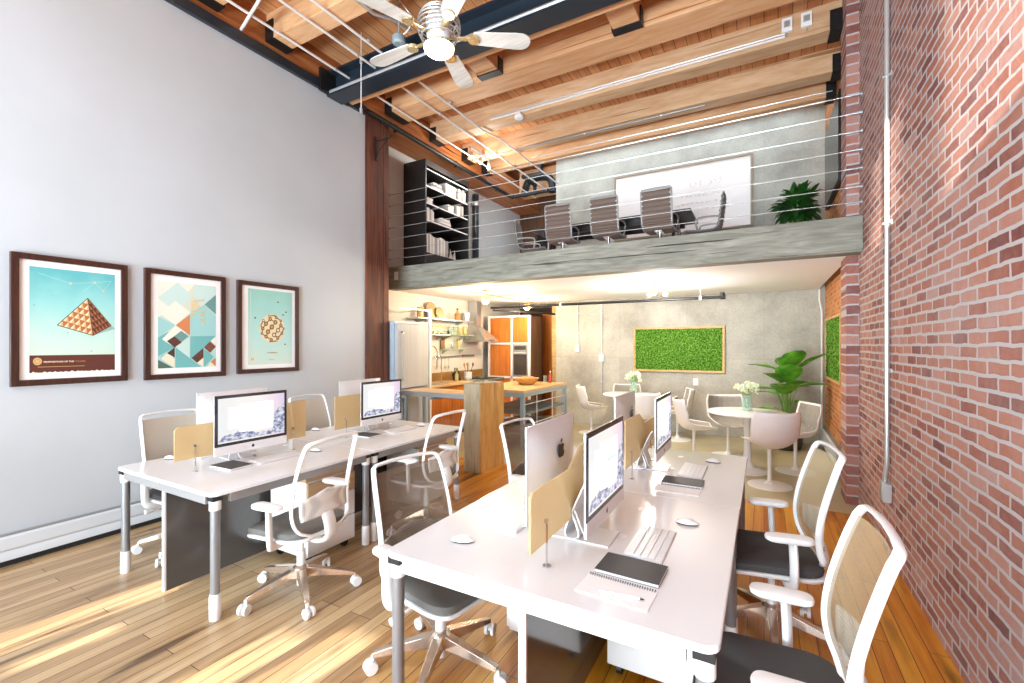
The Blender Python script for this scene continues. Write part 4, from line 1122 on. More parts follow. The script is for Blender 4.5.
# hood
t = thing('range_hood', 'steel pyramid range hood with chimney on the kitchen wall', 'hood', (-5.29, 7.77, 1.66))
obj('canopy', MB().ring([[(0, -.26, 0), (.5, -.26, 0), (.5, .26, 0), (0, .26, 0)], [(0, -.26, .045), (.5, -.26, .045), (.5, .26, .045), (0, .26, .045)], [(0, -.09, .30), (.22, -.09, .30), (.22, .09, .30), (0, .09, .30)]]), M['hood'], t)
obj('chimney', MB().box(0, .21, -.08, .08, .30, .82), M['steel'], t, bevel=.003)
obj('controls', MB().box(.5, .504, -.1, .1, .012, .032), M['black'], t)
# things on the counter
t = thing('knife_block', 'slanted dark knife block beside a green bottle on the counter', 'block', (-5.06, 6.98, .92), .3)
obj('block', MB().prism([(-.06, -.045, 0), (.07, -.045, 0), (.03, -.045, .19), (-.09, -.045, .13)], (0, .09, 0)), M['black'], t, bevel=.004)
kn = MB()
for k in range(3): kn.tube([(-.03+.02*k, -.02+.02*k, .16), (-.045+.02*k, -.02+.02*k, .24)], .009, 6)
obj('knife_handles', kn, M['black'], t)
canister('oil_bottle', 'pale green oil bottle in front of the knife block', 'bottle', (-4.98, 6.86, .92), .035, .22, M['glass_y'], M['stemg'], True)
t = thing('utensil_crock', 'glass crock of cooking utensils on the dark end of the counter', 'crock', (-5.03, 7.3, .92))
obj('crock', MB().lathe([(.06, 0), (.075, .01), (.075, .15), (.07, .15), (.066, .015), (.001, .012)], n=18), M['alub'], t)
for k, (dx, dy) in enumerate(((.05, .08), (-.03, -.07), (.02, -.02), (-.05, .05))):
    obj('utensil', MB().tube([(dx*.3, dy*.3, .03), (dx, dy, .26)], .006, 6).ball((dx*1.1, dy*1.1, .29), (.008, .028, .04), 10, 6), [M['black'], M['bowl'], M['steel'], M['splash']][k], t)
t = thing('mortar_bowl', 'small white bowl at the left of the utensil crock', 'bowl', (-4.93, 7.14, .92))
obj('bowl', MB().lathe([(.03, 0), (.055, .03), (.065, .075), (.06, .075), (.045, .03), (.001, .015)], n=18), M['white'], t)
t = thing('cooktop', 'dark cooktop with pans set into the end of the counter', 'stove', (-5.0, 7.72, .921))
obj('plate', MB().box(-.22, .22, -.27, .27, 0, .012), M['black'], t, bevel=.002)
for sx in (-1, 1):
    for sy in (-1, 1):
        obj('burner', MB().lathe([(.06, .012), (.065, .022), (.03, .026)], (sx*.11, sy*.14, 0), 16), M['slate_d'], t)
# tall cabinets with oven, white frame
t = thing('tall_cabinet', 'tall orange cabinets in a white frame with a built-in oven', 'cabinet', (-5.14, 8.2, 0))
W = 1.0; x1 = .57
fr = MB()
for xa, xb in ((0, .045), (.555, .595), (.955, 1.0)): fr.box(xa, xb, 0, .05, .0, 2.2)
for za, zb in ((2.16, 2.2), (1.60, 1.64), (.90, .94), (.05, .10)): fr.box(.045, .955, 0, .05, za, zb)
obj('frame', fr, M['whitemetal'], t, bevel=.002)
obj('carcass', MB().box(.0, .99, .05, .58, .0, 2.19), M['halldark'], t)
for xa, xb, za, zb in ((.05, .55, 1.645, 2.155), (.05, .55, .945, 1.595), (.05, .55, .105, .895), (.60, .95, 1.645, 2.155), (.60, .95, .105, .895)):
    obj('door', MB().box(xa, xb, .02, .045, za, zb), M['cab'], t, bevel=.002)
ov = obj('oven', MB().box(.60, .95, .005, .045, .945, 1.595), M['steel'], t, bevel=.003)
obj('oven_door', MB().box(.625, .925, -.002, .005, .98, 1.40), M['ovenglass'], ov)
obj('oven_handle', MB().cyl((.63, -.03, 1.43), (.92, -.03, 1.43), .009, n=8).cyl((.66, -.03, 1.43), (.66, .005, 1.43), .005, n=6).cyl((.89, -.03, 1.43), (.89, .005, 1.43), .005, n=6), M['alub'], ov)
obj('oven_display', MB().box(.64, .91, -.001, .005, 1.49, 1.57), M['ovenglass'], ov)
# dark passage beyond: open shelves and a wooden door panel
t = thing('passage_shelf', 'dark wooden shelves deep in the passage beside the oven', 'shelf', (-4.72, 9.6, 0))
obj('sides', MB().box(-.22, -.20, -.16, .16, 0, 2.2).box(.20, .22, -.16, .16, 0, 2.2), M['halldark'], t)
for z in (.5, 1.0, 1.45, 1.85): obj('board', MB().box(-.198, .198, -.15, .15, z, z+.025), M['halldark'], t)
obj('back', MB().box(-.198, .198, .15, .16, 0, 2.2), M['black'], t)
t = thing('storage_case', 'black case on the dark shelves in the passage', 'case', (-4.72, 9.58, 1.026))
obj('box', MB().box(-.17, .17, -.12, .12, 0, .40), M['black'], t, bevel=.01)
obj('latch', MB().box(-.03, .03, -.13, -.12, .2, .24), M['steel'], t)
structure('door_1', MB().box(-4.42, -4.06, 9.4, 9.44, 0, 2.3), M['cab'], 'orange brown wooden door panel in the dark passage', 'door', bevel=.003)
structure('trim_4', MB().box(-4.06, -4.0, 9.38, 9.46, 0, 2.4), M['whitemetal'], 'white upright strip beside the passage door', 'trim')
structure('wall_passage', MB().box(-3.99, -3.78, 8.96, 9.45, 0, 2.45), M['oakframe'], 'tan edge of the passage opening beside the concrete wall', 'wall')
# kitchen island table
t = thing('kitchen_island', 'blue grey metal kitchen island table with wooden top and slatted shelves', 'table', (-3.66, 6.90, 0))
hx, hy = .50, .85
obj('top', MB().box(-hx, hx, -hy, hy, .862, .902), M['counterwood'], t, bevel=.003)
obj('apron', MB().box(-hx, hx, -hy-.004, -hy+.03, .80, .862).box(hx-.03, hx+.004, -hy, hy, .80, .862).box(-hx, hx, hy-.03, hy, .80, .862).box(-hx, -hx+.03, -hy, hy, .80, .862), M['slate'], t)
for sx in (-1, 1):
    for sy in (-1, 1):
        obj('leg', MB().box(sx*hx-.03*sx-.03, sx*hx-.03*sx+.03, sy*hy-.03*sy-.03, sy*hy-.03*sy+.03, 0, .80), M['slate'], t, bevel=.003)
for z in (.22, .52):
    s_ = MB()
    for k in range(7): s_.box(-hx+.07, hx-.07, -hy+.08+k*.24, -hy+.26+k*.24, z, z+.025)
    s_.box(-hx+.03, -hx+.07, -hy+.05, hy-.05, z-.01, z+.02).box(hx-.07, hx-.03, -hy+.05, hy-.05, z-.01, z+.02)
    obj('lower_shelf', s_, M['slate_d'], t)
wr = MB()
for y in (-.35, .25): wr.cyl((hx-.02, y, .05), (hx-.02, y, .80), .006, n=6)
for z in (.36, .68): wr.cyl((hx-.02, -hy+.05, z), (hx-.02, hy-.05, z), .006, n=6)
obj('wire_guard', wr, M['alub'], t)
t = thing('bread_bowl', 'tan woven bowl on the kitchen island', 'bowl', (-3.62, 7.05, .903))
obj('bowl', MB().lathe([(.10, 0), (.12, .005), (.19, .07), (.215, .115), (.205, .117), (.17, .065), (.09, .018), (.001, .016)], n=24), M['bowl'], t)
for k, (dx, dy, a) in enumerate(((-.06, .02, .3), (.07, .05, 1.2), (.01, -.07, 2.2))):
    b_ = thing('bread_roll', 'golden bread roll in the woven bowl on the island', 'bread', (-3.62+dx, 7.05+dy, .995), a, 'bread rolls in the bowl')
    obj('crust', MB().ball((0, 0, 0), (.085, .055, .045), 14, 9), M['bowl'], b_)
    obj('score_mark', MB().tube([(-.04, .0, .043), (0, .004, .047), (.04, .0, .043)], .004, 5), M['counterwood'], b_)
canister('sauce_bottle', 'red bottle at the far end of the kitchen island', 'bottle', (-3.42, 7.6, .903), .03, .2, plain('red_label', '#b4403a', .4), M['alub'], True)
canister('tumbler', 'clear tumbler beside the red bottle on the island', 'glass', (-3.55, 7.66, .903), .035, .12, M['glass'])
# ---------------------------------------------------------------- dining corner
def tulip_table(label, loc, r=.47):
    t = thing('dining_table', label, 'table', loc, 0, 'round white dining tables')
    obj('top', MB().lathe([(r*.9, .716), (r, .728), (r, .738), (r-.006, .742)], n=48), M['white'], t)
    obj('pedestal', MB().lathe([(.255, 0), (.255, .008), (.20, .02), (.10, .05), (.055, .12), (.04, .25), (.036, .40), (.045, .58), (.08, .69), (.14, .716)], n=36), M['white'], t)
    return t
tulip_table('round white pedestal table nearer the brick wall, with the tall vase', (-.185, 6.48, 0))
tulip_table('round white pedestal table farther back, behind the desk computers', (-2.02, 7.85, 0))
def shell_chair(label, loc, rz, group):
    """moulded bucket chair, front = +x"""
    t = thing('shell_chair', label, 'chair', loc, rz, group)
    obj('base', MB().lathe([(.225, 0), (.225, .008), (.18, .016), (.06, .028), (.024, .06), (.020, .12), (.020, .40), (.035, .43)], n=36), M['white'], t)
    prof = smooth_path([(.255, 0, .455), (.15, 0, .432), (0, 0, .425), (-.13, 0, .445), (-.205, 0, .52), (-.235, 0, .62), (-.262, 0, .73), (-.28, 0, .85)], 4)
    n = len(prof)-1
    def sh(u, v, off=0, shrink=1.0):
        k = v*n; i = min(int(k), n-1); f = k-i
        x = prof[i][0]*(1-f)+prof[i+1][0]*f; z = prof[i][2]*(1-f)+prof[i+1][2]*f
        w = (u-.5)*2
        hw = (.215 + .045*sin(min(1, v*1.5)*pi/2))*shrink * (1-.10*max(0, (v-.85)/.15)**2)
        seat = max(0, 1-v/.62)
        q_ = min(1, max(0, (v-.25)/.5)); q_ = q_*q_*(3-2*q_)
        lift = (.035 + .075*sin(min(1, v/.8)*pi))*abs(w)**2.4 * (1-.6*max(0, v-.8)/.2)
        fwd = .105*q_*abs(w)**2.2
        nx, nz = (0, 1) if v < .4 else ((1, .15) if v > .62 else (.6, .8))
        return (x+fwd+off*nx, w*hw*(1 - .0*abs(w)), z+lift+off*nz)
    obj('shell', MB().grid(lambda u, v: sh(u, v), 21, 24), M['shell'], t, solid=.012, solid_off=1, smooth=80)
    obj('quilted_pad', MB().grid(lambda u, v: sh(.04+.92*u, .03+.94*v, .014 + .006*abs(sin(u*6*pi))*abs(sin(v*9*pi)), .97), 37, 46), M['quilt'], t, smooth=80)
    return t
GD = 'white shell dining chairs'
SH = shell_chair('white shell chair with its back to us at the nearer round table', (.055, 5.90, 0), atan2(.58, -.24), GD)
def put(x, y, tx, ty, label): return copy_tree(SH, (x, y, 0), atan2(ty-y, tx-x), label, GD)
put(.345, 6.72, -.185, 6.48, 'white shell chair right of the nearer round table, in front of the leafy plant')
put(-.84, 6.66, .0, 6.95, 'white shell chair left of the nearer round table, seen from the side')
put(-.45, 7.22, -.185, 6.48, 'white shell chair with grey pad facing us behind the nearer round table')
put(-1.28, 8.05, -2.02, 7.85, 'white shell chair right of the farther round table below the moss panel')
put(-2.74, 7.90, -2.02, 8.35, 'white shell chair left of the farther round table near the concrete wall')
put(-2.2, 8.36, -2.02, 7.85, 'white shell chair with grey pad behind the farther round table')
put(-1.68, 7.22, -2.02, 7.85, 'white shell chair with its back to us at the farther round table')
# vases of flowers
def flowers(label, loc, seed, h=.2):
    rnd = random.Random(seed)
    t = thing('flower_vase', label, 'vase', loc, 0, 'vases of pale flowers')
    obj('vase', MB().lathe([(.045, 0), (.06, .01), (.066, .08), (.05, .15), (.055, h), (.051, h), (.046, .15), (.060, .08), (.05, .02), (.001, .016)], n=20), M['glass'], t)
    st = MB(); bl = MB()
    for k in range(16):
        a = rnd.uniform(0, 2*pi); r = rnd.uniform(0, .12); zz = h + rnd.uniform(.07, .19) - r*.4
        st.tube([(rnd.uniform(-.02,.02), rnd.uniform(-.02,.02), .03), (cos(a)*r*.35, sin(a)*r*.35, h), (cos(a)*r, sin(a)*r, zz)], .003, 5)
        for j in range(9):
            p = (cos(a)*r+rnd.gauss(0, .02), sin(a)*r+rnd.gauss(0, .02), zz+rnd.gauss(0, .016))
            bl.ball(p, rnd.uniform(.010, .020), 7, 5)
    obj('stems', st, M['stemg'], t); obj('blossoms', bl, M['blossom'], t)
    return t
flowers('glass vase of pale green flowers on the nearer round table', (-.19, 6.62, .742), 1)
flowers('glass vase of pale green flowers on the farther round table', (-2.0, 8.0, .742), 2)
# broad-leaved plant in the corner
def leaf_blade(mb, p, d, L, W, up, droop=.35, m=0):
    d = Vector(d).normalized(); up = Vector(up)
    s_ = d.cross(up)
    if s_.length < 1e-3: s_ = d.orthogonal()
    s_.normalize(); n_ = s_.cross(d)
    K = 9; rows = []
    c = Vector(p); dd = d.copy()
    for k in range(K):
        f = k/(K-1)
        w = W*(sin(pi*min(1, f*.93+.04))**.75)
        rows.append([tuple(c - s_*w + n_*w*.28), tuple(c - s_*w*.5 + n_*w*.08), tuple(c), tuple(c + s_*w*.5 + n_*w*.08), tuple(c + s_*w + n_*w*.28)])
        dd = (dd + Vector((0, 0, -droop/K))).normalized(); c = c + dd*L/(K-1)
    v = [q for r in rows for q in r]
    f = [(k*5+i, k*5+i+1, (k+1)*5+i+1, (k+1)*5+i) for k in range(K-1) for i in range(4)]
    mb.add(v, f, m)
t = thing('potted_plant', 'large leafy plant with broad green leaves in the back corner', 'plant', (.30, 8.15, 0))
obj('pot', MB().lathe([(.17, 0), (.20, .02), (.24, .30), (.25, .36), (.225, .36), (.215, .32), (.001, .31)], n=28), M['pot'], t)
obj('soil', MB().lathe([(.21, .315), (.001, .325)], n=20), M['soil'], t)
sm_ = MB()
rnd = random.Random(11)
LV = [(-90, 1.20, .34, .085, .95), (-60, .95, .40, .10, .5), (-120, 1.02, .46, .10, .55), (200, .90, .48, .085, .15), (160, 1.2, .42, .075, .35), (-25, 1.2, .50, .085, .85), (-5, .95, .40, .085, .3), (-40, .72, .36, .09, .0), (-150, .62, .42, .085, -.1), (90, 1.2, .38, .1, .8), (60, .9, .4, .09, .2), (-85, 1.02, .42, .12, 1.2), (-100, .84, .40, .12, .7), (35, .68, .30, .08, 0.2), (-70, 1.25, .40, .11, 1.1), (130, .8, .4, .09, .2)]
for (a, h, L, W, el) in LV:
    a = radians(a); d = Vector((cos(a), sin(a), 0)); b0 = Vector((cos(a)*.05, sin(a)*.05, .32)); tip = d*.14 + Vector((0, 0, h))
    sm_.tube([tuple(b0), tuple(d*.06+Vector((0,0,h*.6+.1))), tuple(tip)], .008, 6)
    lf = MB(); leaf_blade(lf, tip, d + Vector((0, 0, el)), L, W*1.5, (0, 0, 1), .35)
    obj('leaf', lf, M['leaf'], t, smooth=80)
obj('stems', sm_, M['stemg'], t)
# moss panels
def moss_panel(label, P, U, n_, w, h):
    t = thing('moss_panel', label, 'panel', P, 0, 'framed moss panels')
    U = Vector(U); Nn = Vector(n_); Z = Vector((0,0,1))
    def bx(mb, a, b_, c, d, e, f):
        pts = [U*a+Z*c+Nn*e, U*b_+Z*c+Nn*e, U*b_+Z*d+Nn*e, U*a+Z*d+Nn*e]
        mb.prism([tuple(p) for p in pts], tuple(Nn*(f-e)))
    fr = MB(); k = .035
    bx(fr, 0, w, 0, k, 0, .05); bx(fr, 0, w, h-k, h, 0, .05); bx(fr, 0, k, k, h-k, 0, .05); bx(fr, w-k, w, k, h-k, 0, .05)
    obj('frame', fr, M['oakframe'], t, bevel=.002)
    rnd = random.Random(3); nu, nv = int(w*52), int(h*52)
    mm = MB(); H = {}
    def fn(u, v):
        p = U*(k+u*(w-2*k)) + Z*(k+v*(h-2*k)) + Nn*(.012 + .034*rnd.random())
        p += U*rnd.uniform(-.006, .006) + Z*rnd.uniform(-.006, .006)
        return tuple(p)
    flip = U.cross(Z).dot(Nn) < 0
    mm.grid((lambda u, v: fn(1-u, v)) if flip else fn, nu, nv)
    o = obj('moss', mm, M['moss'], t, smooth=80)
    return t
moss_panel('wide framed panel of bright green moss on the concrete wall', (-2.165, 8.70, 1.10), (1,0,0), (0,-1,0), 1.57, .82)
moss_panel('framed panel of green moss on the orange brick wall', (.85, 6.72, 1.10), (0,1,0), (-1,0,0), 1.55, .88)
# conduits and switches on the concrete wall
def wall_conduit(label, x, z0, z1, zb, r=.011, mat=None):
    t = thing('wall_conduit', label, 'pipe', (x, 8.70, 0))
    obj('pipe', MB().cyl((0, -.02, z0), (0, -.02, z1), r, n=10), mat or M['conduit'], t)
    for z in (z0+.25, z1-.25): obj('clamp', MB().box(-.03, .03, -.012, 0, z-.012, z+.012), M['conduit'], t)
    b_ = obj('switch_box', MB().box(-.045, .045, -.05, 0, zb-.07, zb+.07), M['white'], t, bevel=.004)
    obj('rocker', MB().box(-.014, .014, -.055, -.05, zb-.03, zb+.03), M['alub'], b_)
    return t
wall_conduit('grey conduit dropping to a white switch, left part of the concrete wall', -3.30, 1.58, 2.48, 1.52)
wall_conduit('grey conduit dropping to an outlet beside the left dining chair', -2.80, .62, 2.48, 1.34)
t = thing('wall_outlet', 'small white outlet on the concrete wall under the moss panel', 'outlet', (-1.07, 8.70, .93))
obj('plate', MB().box(-.04, .04, -.008, 0, -.06, .06), M['white'], t, bevel=.002)
obj('socket', MB().box(-.016, .016, -.011, -.008, .012, .04).box(-.016, .016, -.011, -.008, -.04, -.012), M['alub'], t)
# ---------------------------------------------------------------- loft
# cable railing
t = thing('cable_railing', 'steel cable railing strung across the loft opening', 'railing', (-5.29, 5.43, LF))
X1 = .826+5.29
for z in (4.00, 3.822, 3.645, 3.467, 3.29, 3.112, 2.965):
    c = obj('cable', MB().cyl((.16, 0, z-LF), (X1-.14, 0, z-LF), .004, n=8), M['cable'], t)
    for xa, xb in ((.0, .16), (X1, X1-.14)):
        sg = 1 if xb > xa else -1
        e = MB()
        e.cyl((xa, 0, z-LF), (xa+sg*.012, 0, z-LF), .026, n=12)
        e.cyl((xa+sg*.01, 0, z-LF), (xa+sg*.05, 0, z-LF), .011, n=10)
        e.cyl((xa+sg*.05, 0, z-LF), (xb, 0, z-LF), .008, .006, 10)
        obj('anchor', e, M['steel'], c)
t = thing('light_switch', 'white switch plate on the left end of the grey loft beam', 'switch', (-5.09, YB, 2.685))
obj('plate', MB().box(-.04, .04, -.01, 0, -.065, .065), M['white'], t, bevel=.003)
obj('rocker', MB().box(-.015, .015, -.014, -.01, -.03, .03), M['alub'], t)
# bookcase
t = thing('bookcase', 'tall black bookcase against the white loft wall', 'bookcase', (-5.29, 5.78, LF))
D, W, H = .47, 1.24, 1.80
obj('side', MB().box(0, D, 0, .03, 0, H), M['bookcase'], t, bevel=.002)
obj('side', MB().box(0, D, W-.03, W, 0, H), M['bookcase'], t, bevel=.002)
obj('back', MB().box(0, .015, .03, W-.03, 0, H), M['bookcase'], t)
obj('top', MB().box(0, D, .03, W-.03, H-.10, H), M['bookcase'], t, bevel=.002)
obj('base', MB().box(0, D, .03, W-.03, 0, .28), M['bookcase'], t, bevel=.002)
SZ = [.53, .80, 1.08, 1.36]
SH_Z = [.28] + [z+.02 for z in (.80, 1.08, 1.36)]
for z in (.80, 1.08, 1.36):
    s_ = obj('shelf', MB().box(.015, D-.01, .03, W-.03, z, z+.02), M['bookcase'], t)
    obj('white_edge', MB().box(D-.01, D-.004, .03, W-.03, z, z+.02), M['white'], s_)
s_ = obj('shelf', MB().box(.015, D-.01, .03, W-.03, 1.64, 1.66), M['bookcase'], t)
obj('white_edge', MB().box(D-.01, D-.004, .03, W-.03, 1.64, 1.66), M['white'], s_)
# books: levels from the bottom
rnd = random.Random(21)
BOOKM = [plain('book_white', '#dcd6d0', .7), plain('book_grey', '#9a948e', .7), plain('book_cream', '#c9bfb2', .7), plain('book_dark', '#5c5450', .7)]
def book(label, y, z, w, h, d, mat, group, lying=False, lean=0):
    b_ = thing('book', label, 'book', (-5.29+D-.02, y, z), group=group, rot=(lean, 0, 0))
    if lying:
        obj('pages', MB().box(-d+.004, -.006, .004, h-.004, .004, w-.004), M['paper'], b_)
        obj('cover', MB().box(-d, 0, 0, h, 0, .0035).box(-d, 0, 0, h, w-.0035, w).box(-.003, 0, 0, h, .0035, w-.0035), mat, b_)
    else:
        obj('pages', MB().box(-d+.004, -.006, .003, w-.003, .004, h-.004), M['paper'], b_)
        obj('cover', MB().box(-d, 0, 0, .003, 0, h).box(-d, 0, w-.003, w, 0, h).box(-.003, 0, .003, w-.003, 0, h), mat, b_)
    return b_
LZ = [LF+.281, LF+.821, LF+1.101, LF+1.381]
SHN = ['bottom', 'third', 'second', 'top']
def row(level, y0, n, label, group, hmin, hmax, wmin=.028, wmax=.05, pal=(0,0,1,2)):
    y = y0
    for k in range(n):
        w_ = rnd.uniform(wmin, wmax)
        book(label, y, LZ[level], w_, rnd.uniform(hmin, hmax), .22, BOOKM[pal[k % len(pal)]], group); y += w_+.003
    return y
Y0 = 5.78+.05
row(0, Y0+.01, 14, 'pale spined book standing in the row on the lowest bookcase shelf', 'books on the lowest shelf', .27, .33, .03, .046, (0,1,0,2,0,1,1))
row(1, Y0+.01, 5, 'white spined book standing at the left of the third bookcase shelf', 'books on the third shelf', .17, .21)
row(2, Y0+.85, 4, 'white spined book standing at the right of the second bookcase shelf', 'books on the second shelf', .16, .21)
row(3, Y0+.90, 5, 'pale book standing at the right end of the top bookcase shelf', 'books on the top shelf', .17, .23)
for k in range(4): book(['lowest grey book of the flat pile on the third bookcase shelf', 'second book of the flat pile on the third bookcase shelf', 'third book of the flat pile on the third bookcase shelf', 'uppermost book of the flat pile on the third bookcase shelf'][k], Y0+.36+.01*k, LZ[1]+.031*k, .03, .30-.02*k, .2, BOOKM[(1,0,2,0)[k]], 'flat pile on the third shelf', True)
for k in range(3): book(['lowest book of the flat pile on the top bookcase shelf', 'middle book of the flat pile on the top bookcase shelf', 'uppermost book of the flat pile on the top bookcase shelf'][k], Y0+.16+.01*k, LZ[3]+.036*k, .035, .28-.03*k, .2, BOOKM[(0,1,0)[k]], 'flat pile on the top shelf', True)
def storage_box(label, y, z, w, h, mat):
    t = thing('storage_box', label, 'box', (-5.29+D-.14, y, z))
    obj('box', MB().box(-.11, .11, -w/2, w/2, 0, h*.72), mat, t, bevel=.003)
    obj('lid', MB().box(-.114, .114, -w/2-.004, w/2+.004, h*.73, h), mat, t, bevel=.003)
storage_box('white box in the middle of the top bookcase shelf', Y0+.68, LZ[3], .30, .20, BOOKM[0])
storage_box('small white box at the left end of the second bookcase shelf', Y0+.10, LZ[2], .14, .10, BOOKM[0])
storage_box('white box left of the books on the second bookcase shelf', Y0+.68, LZ[2], .16, .13, BOOKM[0])
t = thing('figurine', 'pale abstract figurine at the right of the third bookcase shelf', 'figurine', (-4.98, Y0+.80, LZ[1]))
obj('foot', MB().lathe([(.045, 0), (.045, .02), (.02, .03)], n=14), BOOKM[0], t)
obj('body', MB().lathe([(.012, .03), (.035, .08), (.025, .14), (.012, .17), (.02, .2), (.001, .22)], n=14), BOOKM[0], t)
t = thing('ornament', 'pale branching ornament at the right of the lowest bookcase shelf', 'ornament', (-4.98, Y0+.86, LZ[0]))
obj('stand', MB().box(-.05, .05, -.13, .13, 0, .03), BOOKM[0], t, bevel=.004)
br = MB()
for k in range(9):
    y = -.12+.03*k; br.tube([(0, y, .03), (rnd.uniform(-.03,.03), y+rnd.uniform(-.03,.03), .10+.16*rnd.random())], [.012, .005], 6)
obj('branches', br, BOOKM[0], t)
# dark pipe and white pilaster at the loft wall
structure('trim_5', MB().box(-5.3, -5.22, 7.28, 7.52, LF, 4.80), M['siding'], 'white pilaster strip between the bookcase and the dark pipe', 'trim')
t = thing('standpipe', 'dark blue standpipe rising along the white loft wall', 'pipe', (-5.2, 7.82, LF))
obj('pipe', MB().cyl((0, 0, 0), (0, 0, 1.86), .068, n=16), M['steelbeam'], t)
obj('coupling', MB().cyl((0, 0, 1.62), (0, 0, 1.70), .078, n=16), M['conduit'], t)
obj('flange', MB().lathe([(.09, 0), (.09, .02), (.06, .03)], n=16), M['steelbeam'], t)
# conference table
t = thing('conference_table', 'long dark conference table on the loft', 'table', (-2.2, 7.38, LF))
obj('top', MB().box(-1.28, 1.28, -.42, .42, .70, .735), M['tabledark'], t, bevel=.004)
obj('apron', MB().box(-1.1, 1.1, -.30, -.26, .62, .70).box(-1.1, 1.1, .26, .30, .62, .70), M['tabledark'], t)
for sx in (-1, 1):
    for sy in (-1, 1):
        obj('leg', MB().tube([(sx*1.0, sy*.28, .70), (sx*1.05, sy*.32, .004)], [.03, .02], 10), M['chrome'], t)
# ribbed conference chairs, front = +x
def meeting_chair(label, loc, rz, group):
    t = thing('meeting_chair', label, 'chair', loc, rz, group)
    w = .205
    side = smooth_path([(.24, 0, .46), (.10, 0, .445), (-.10, 0, .44), (-.20, 0, .475), (-.235, 0, .58), (-.26, 0, .76), (-.285, 0, .96)], 5)
    n = len(side)-1
    pad = MB(); K = 60
    def at_(f):
        k = f*n; i = min(int(k), n-1); g_ = k-i
        return Vector(side[i])*(1-g_)+Vector(side[i+1])*g_
    def surf(u, v, sgn):
        p = at_(.01+.98*v); q = at_(min(1, .01+.98*v+.01)); d = (q-at_(max(0, .98*v))).normalized()
        nn = Vector((-d.z, 0, d.x))
        if nn.z < 0 and v < .4: nn = -nn
        th = .010 + .012*abs(sin(v*17*pi))
        return tuple(p + nn*th*sgn*-1 + Vector((0, (u-.5)*2*(w-.006), 0)))
    pad.grid(lambda u, v: surf(u, v, 1), 5, 120)
    pad.grid(lambda u, v: surf(1-u, v, -1), 5, 120)
    obj('ribbed_sling', pad, M['ribbed'], t, smooth=60)
    for s in (-1, 1):
        fr = obj('side_frame', MB().tube([(p[0], s*w, p[2]) for p in side], 1, 8, flat=(.012, .018), up=(0, 1, 0)), M['greypaint'], t)
        st = MB()
        for k in range(9):
            p = at_(.50+.055*k); st.ball((p.x-.012, s*(w-.012), p.z), .009, 8, 6)
        obj('stud', st, M['white'], fr)
        ar = smooth_path([(-.245, s*(w+.01), .60), (-.20, s*(w+.03), .625), (.02, s*(w+.035), .625), (.08, s*(w+.03), .58), (.06, s*(w+.01), .45)], 5)
        obj('armrest', MB().tube(ar, 1, 8, flat=(.014, .012), up=(0, 1, 0)), M['greypaint'], t)
    obj('top_bar', MB().tube([(-.29, -w, .965), (-.295, 0, .97), (-.29, w, .965)], .016, 8), M['greypaint'], t)
    obj('front_bar', MB().tube([(.245, -w, .455), (.245, w, .455)], .014, 8), M['greypaint'], t)
    obj('column', MB().cyl((-.02, 0, .06), (-.02, 0, .43), .026, n=14).box(-.12, .1, -.05, .05, .40, .432), M['chrome'], t)
    sb = MB()
    for k in range(5):
        a = 2*pi*k/5+.3
        sb.tube([(-.02, 0, .085), (-.02+.30*cos(a), .30*sin(a), .065)], [.024, .014], 8)
        sb.cyl((-.02+.30*cos(a)-.01*sin(a), .30*sin(a)+.01*cos(a), .026), (-.02+.30*cos(a)+.01*sin(a), .30*sin(a)-.01*cos(a), .026), .026, n=12)
    obj('star_base', sb, M['chrome'], t)
    return t
GL = 'ribbed chairs around the loft table'
MC = meeting_chair('brown ribbed meeting chair with its back to the railing, nearest the bookcase', (-2.86, 6.88, LF), pi/2+.06, GL)
copy_tree(MC, (-2.10, 6.88, LF), pi/2, 'brown ribbed meeting chair with its back to the railing, middle one of three', GL)
copy_tree(MC, (-1.33, 6.88, LF), pi/2-.03, 'brown ribbed meeting chair with its back to the railing, in front of the whiteboard', GL)
s1 = copy_tree(MC, (-.80, 7.40, LF), pi, 'grey meeting chair seen from the side at the right end of the loft table', GL)
s2 = copy_tree(MC, (-3.62, 7.3, LF), .25, 'pale grey meeting chair turned sideways at the left end of the loft table', GL)
M['ribgrey'] = plain('grey_ribbed_upholstery', '#8f8880', .6)
for s_ in (s1, s2): recol(s_, 'ribbed_sling', M['ribgrey'])
# whiteboard
t = thing('whiteboard', 'wide framed whiteboard on the concrete loft wall', 'whiteboard', (-1.35, 8.70, 3.60))
obj('board', MB().box(-1.16, 1.16, -.02, 0, .03, 1.20), M['whiteboard'], t)
f = MB().box(-1.19, 1.19, -.05, 0, 1.20, 1.235).box(-1.19, 1.19, -.05, 0, 0, .03).box(-1.19, -1.16, -.05, 0, .03, 1.20).box(1.15, 1.19, -.05, 0, .03, 1.20)
obj('frame', f, plain('taupe_board_frame', '#94816e', .5), t, bevel=.003)
wm = MB(); r2 = random.Random(8)
for (cx, cz, n, w_, h_) in ((.45, .86, 7, .52, .12), (.40, .66, 10, .75, .05), (.30, .52, 9, .70, .05), (.55, .40, 7, .6, .05), (-.92, .25, 6, .3, .05)):
    for k in range(n):
        x = cx-w_/2+k*w_/n; pts = [(x+r2.uniform(0, w_/n), -.021, cz+r2.uniform(-h_/2, h_/2)) for q in range(4)]
        wm.tube(pts, .003, 4)
obj('marker_scribbles', wm, plain('faint_marker', '#c9a49e', .6), t)
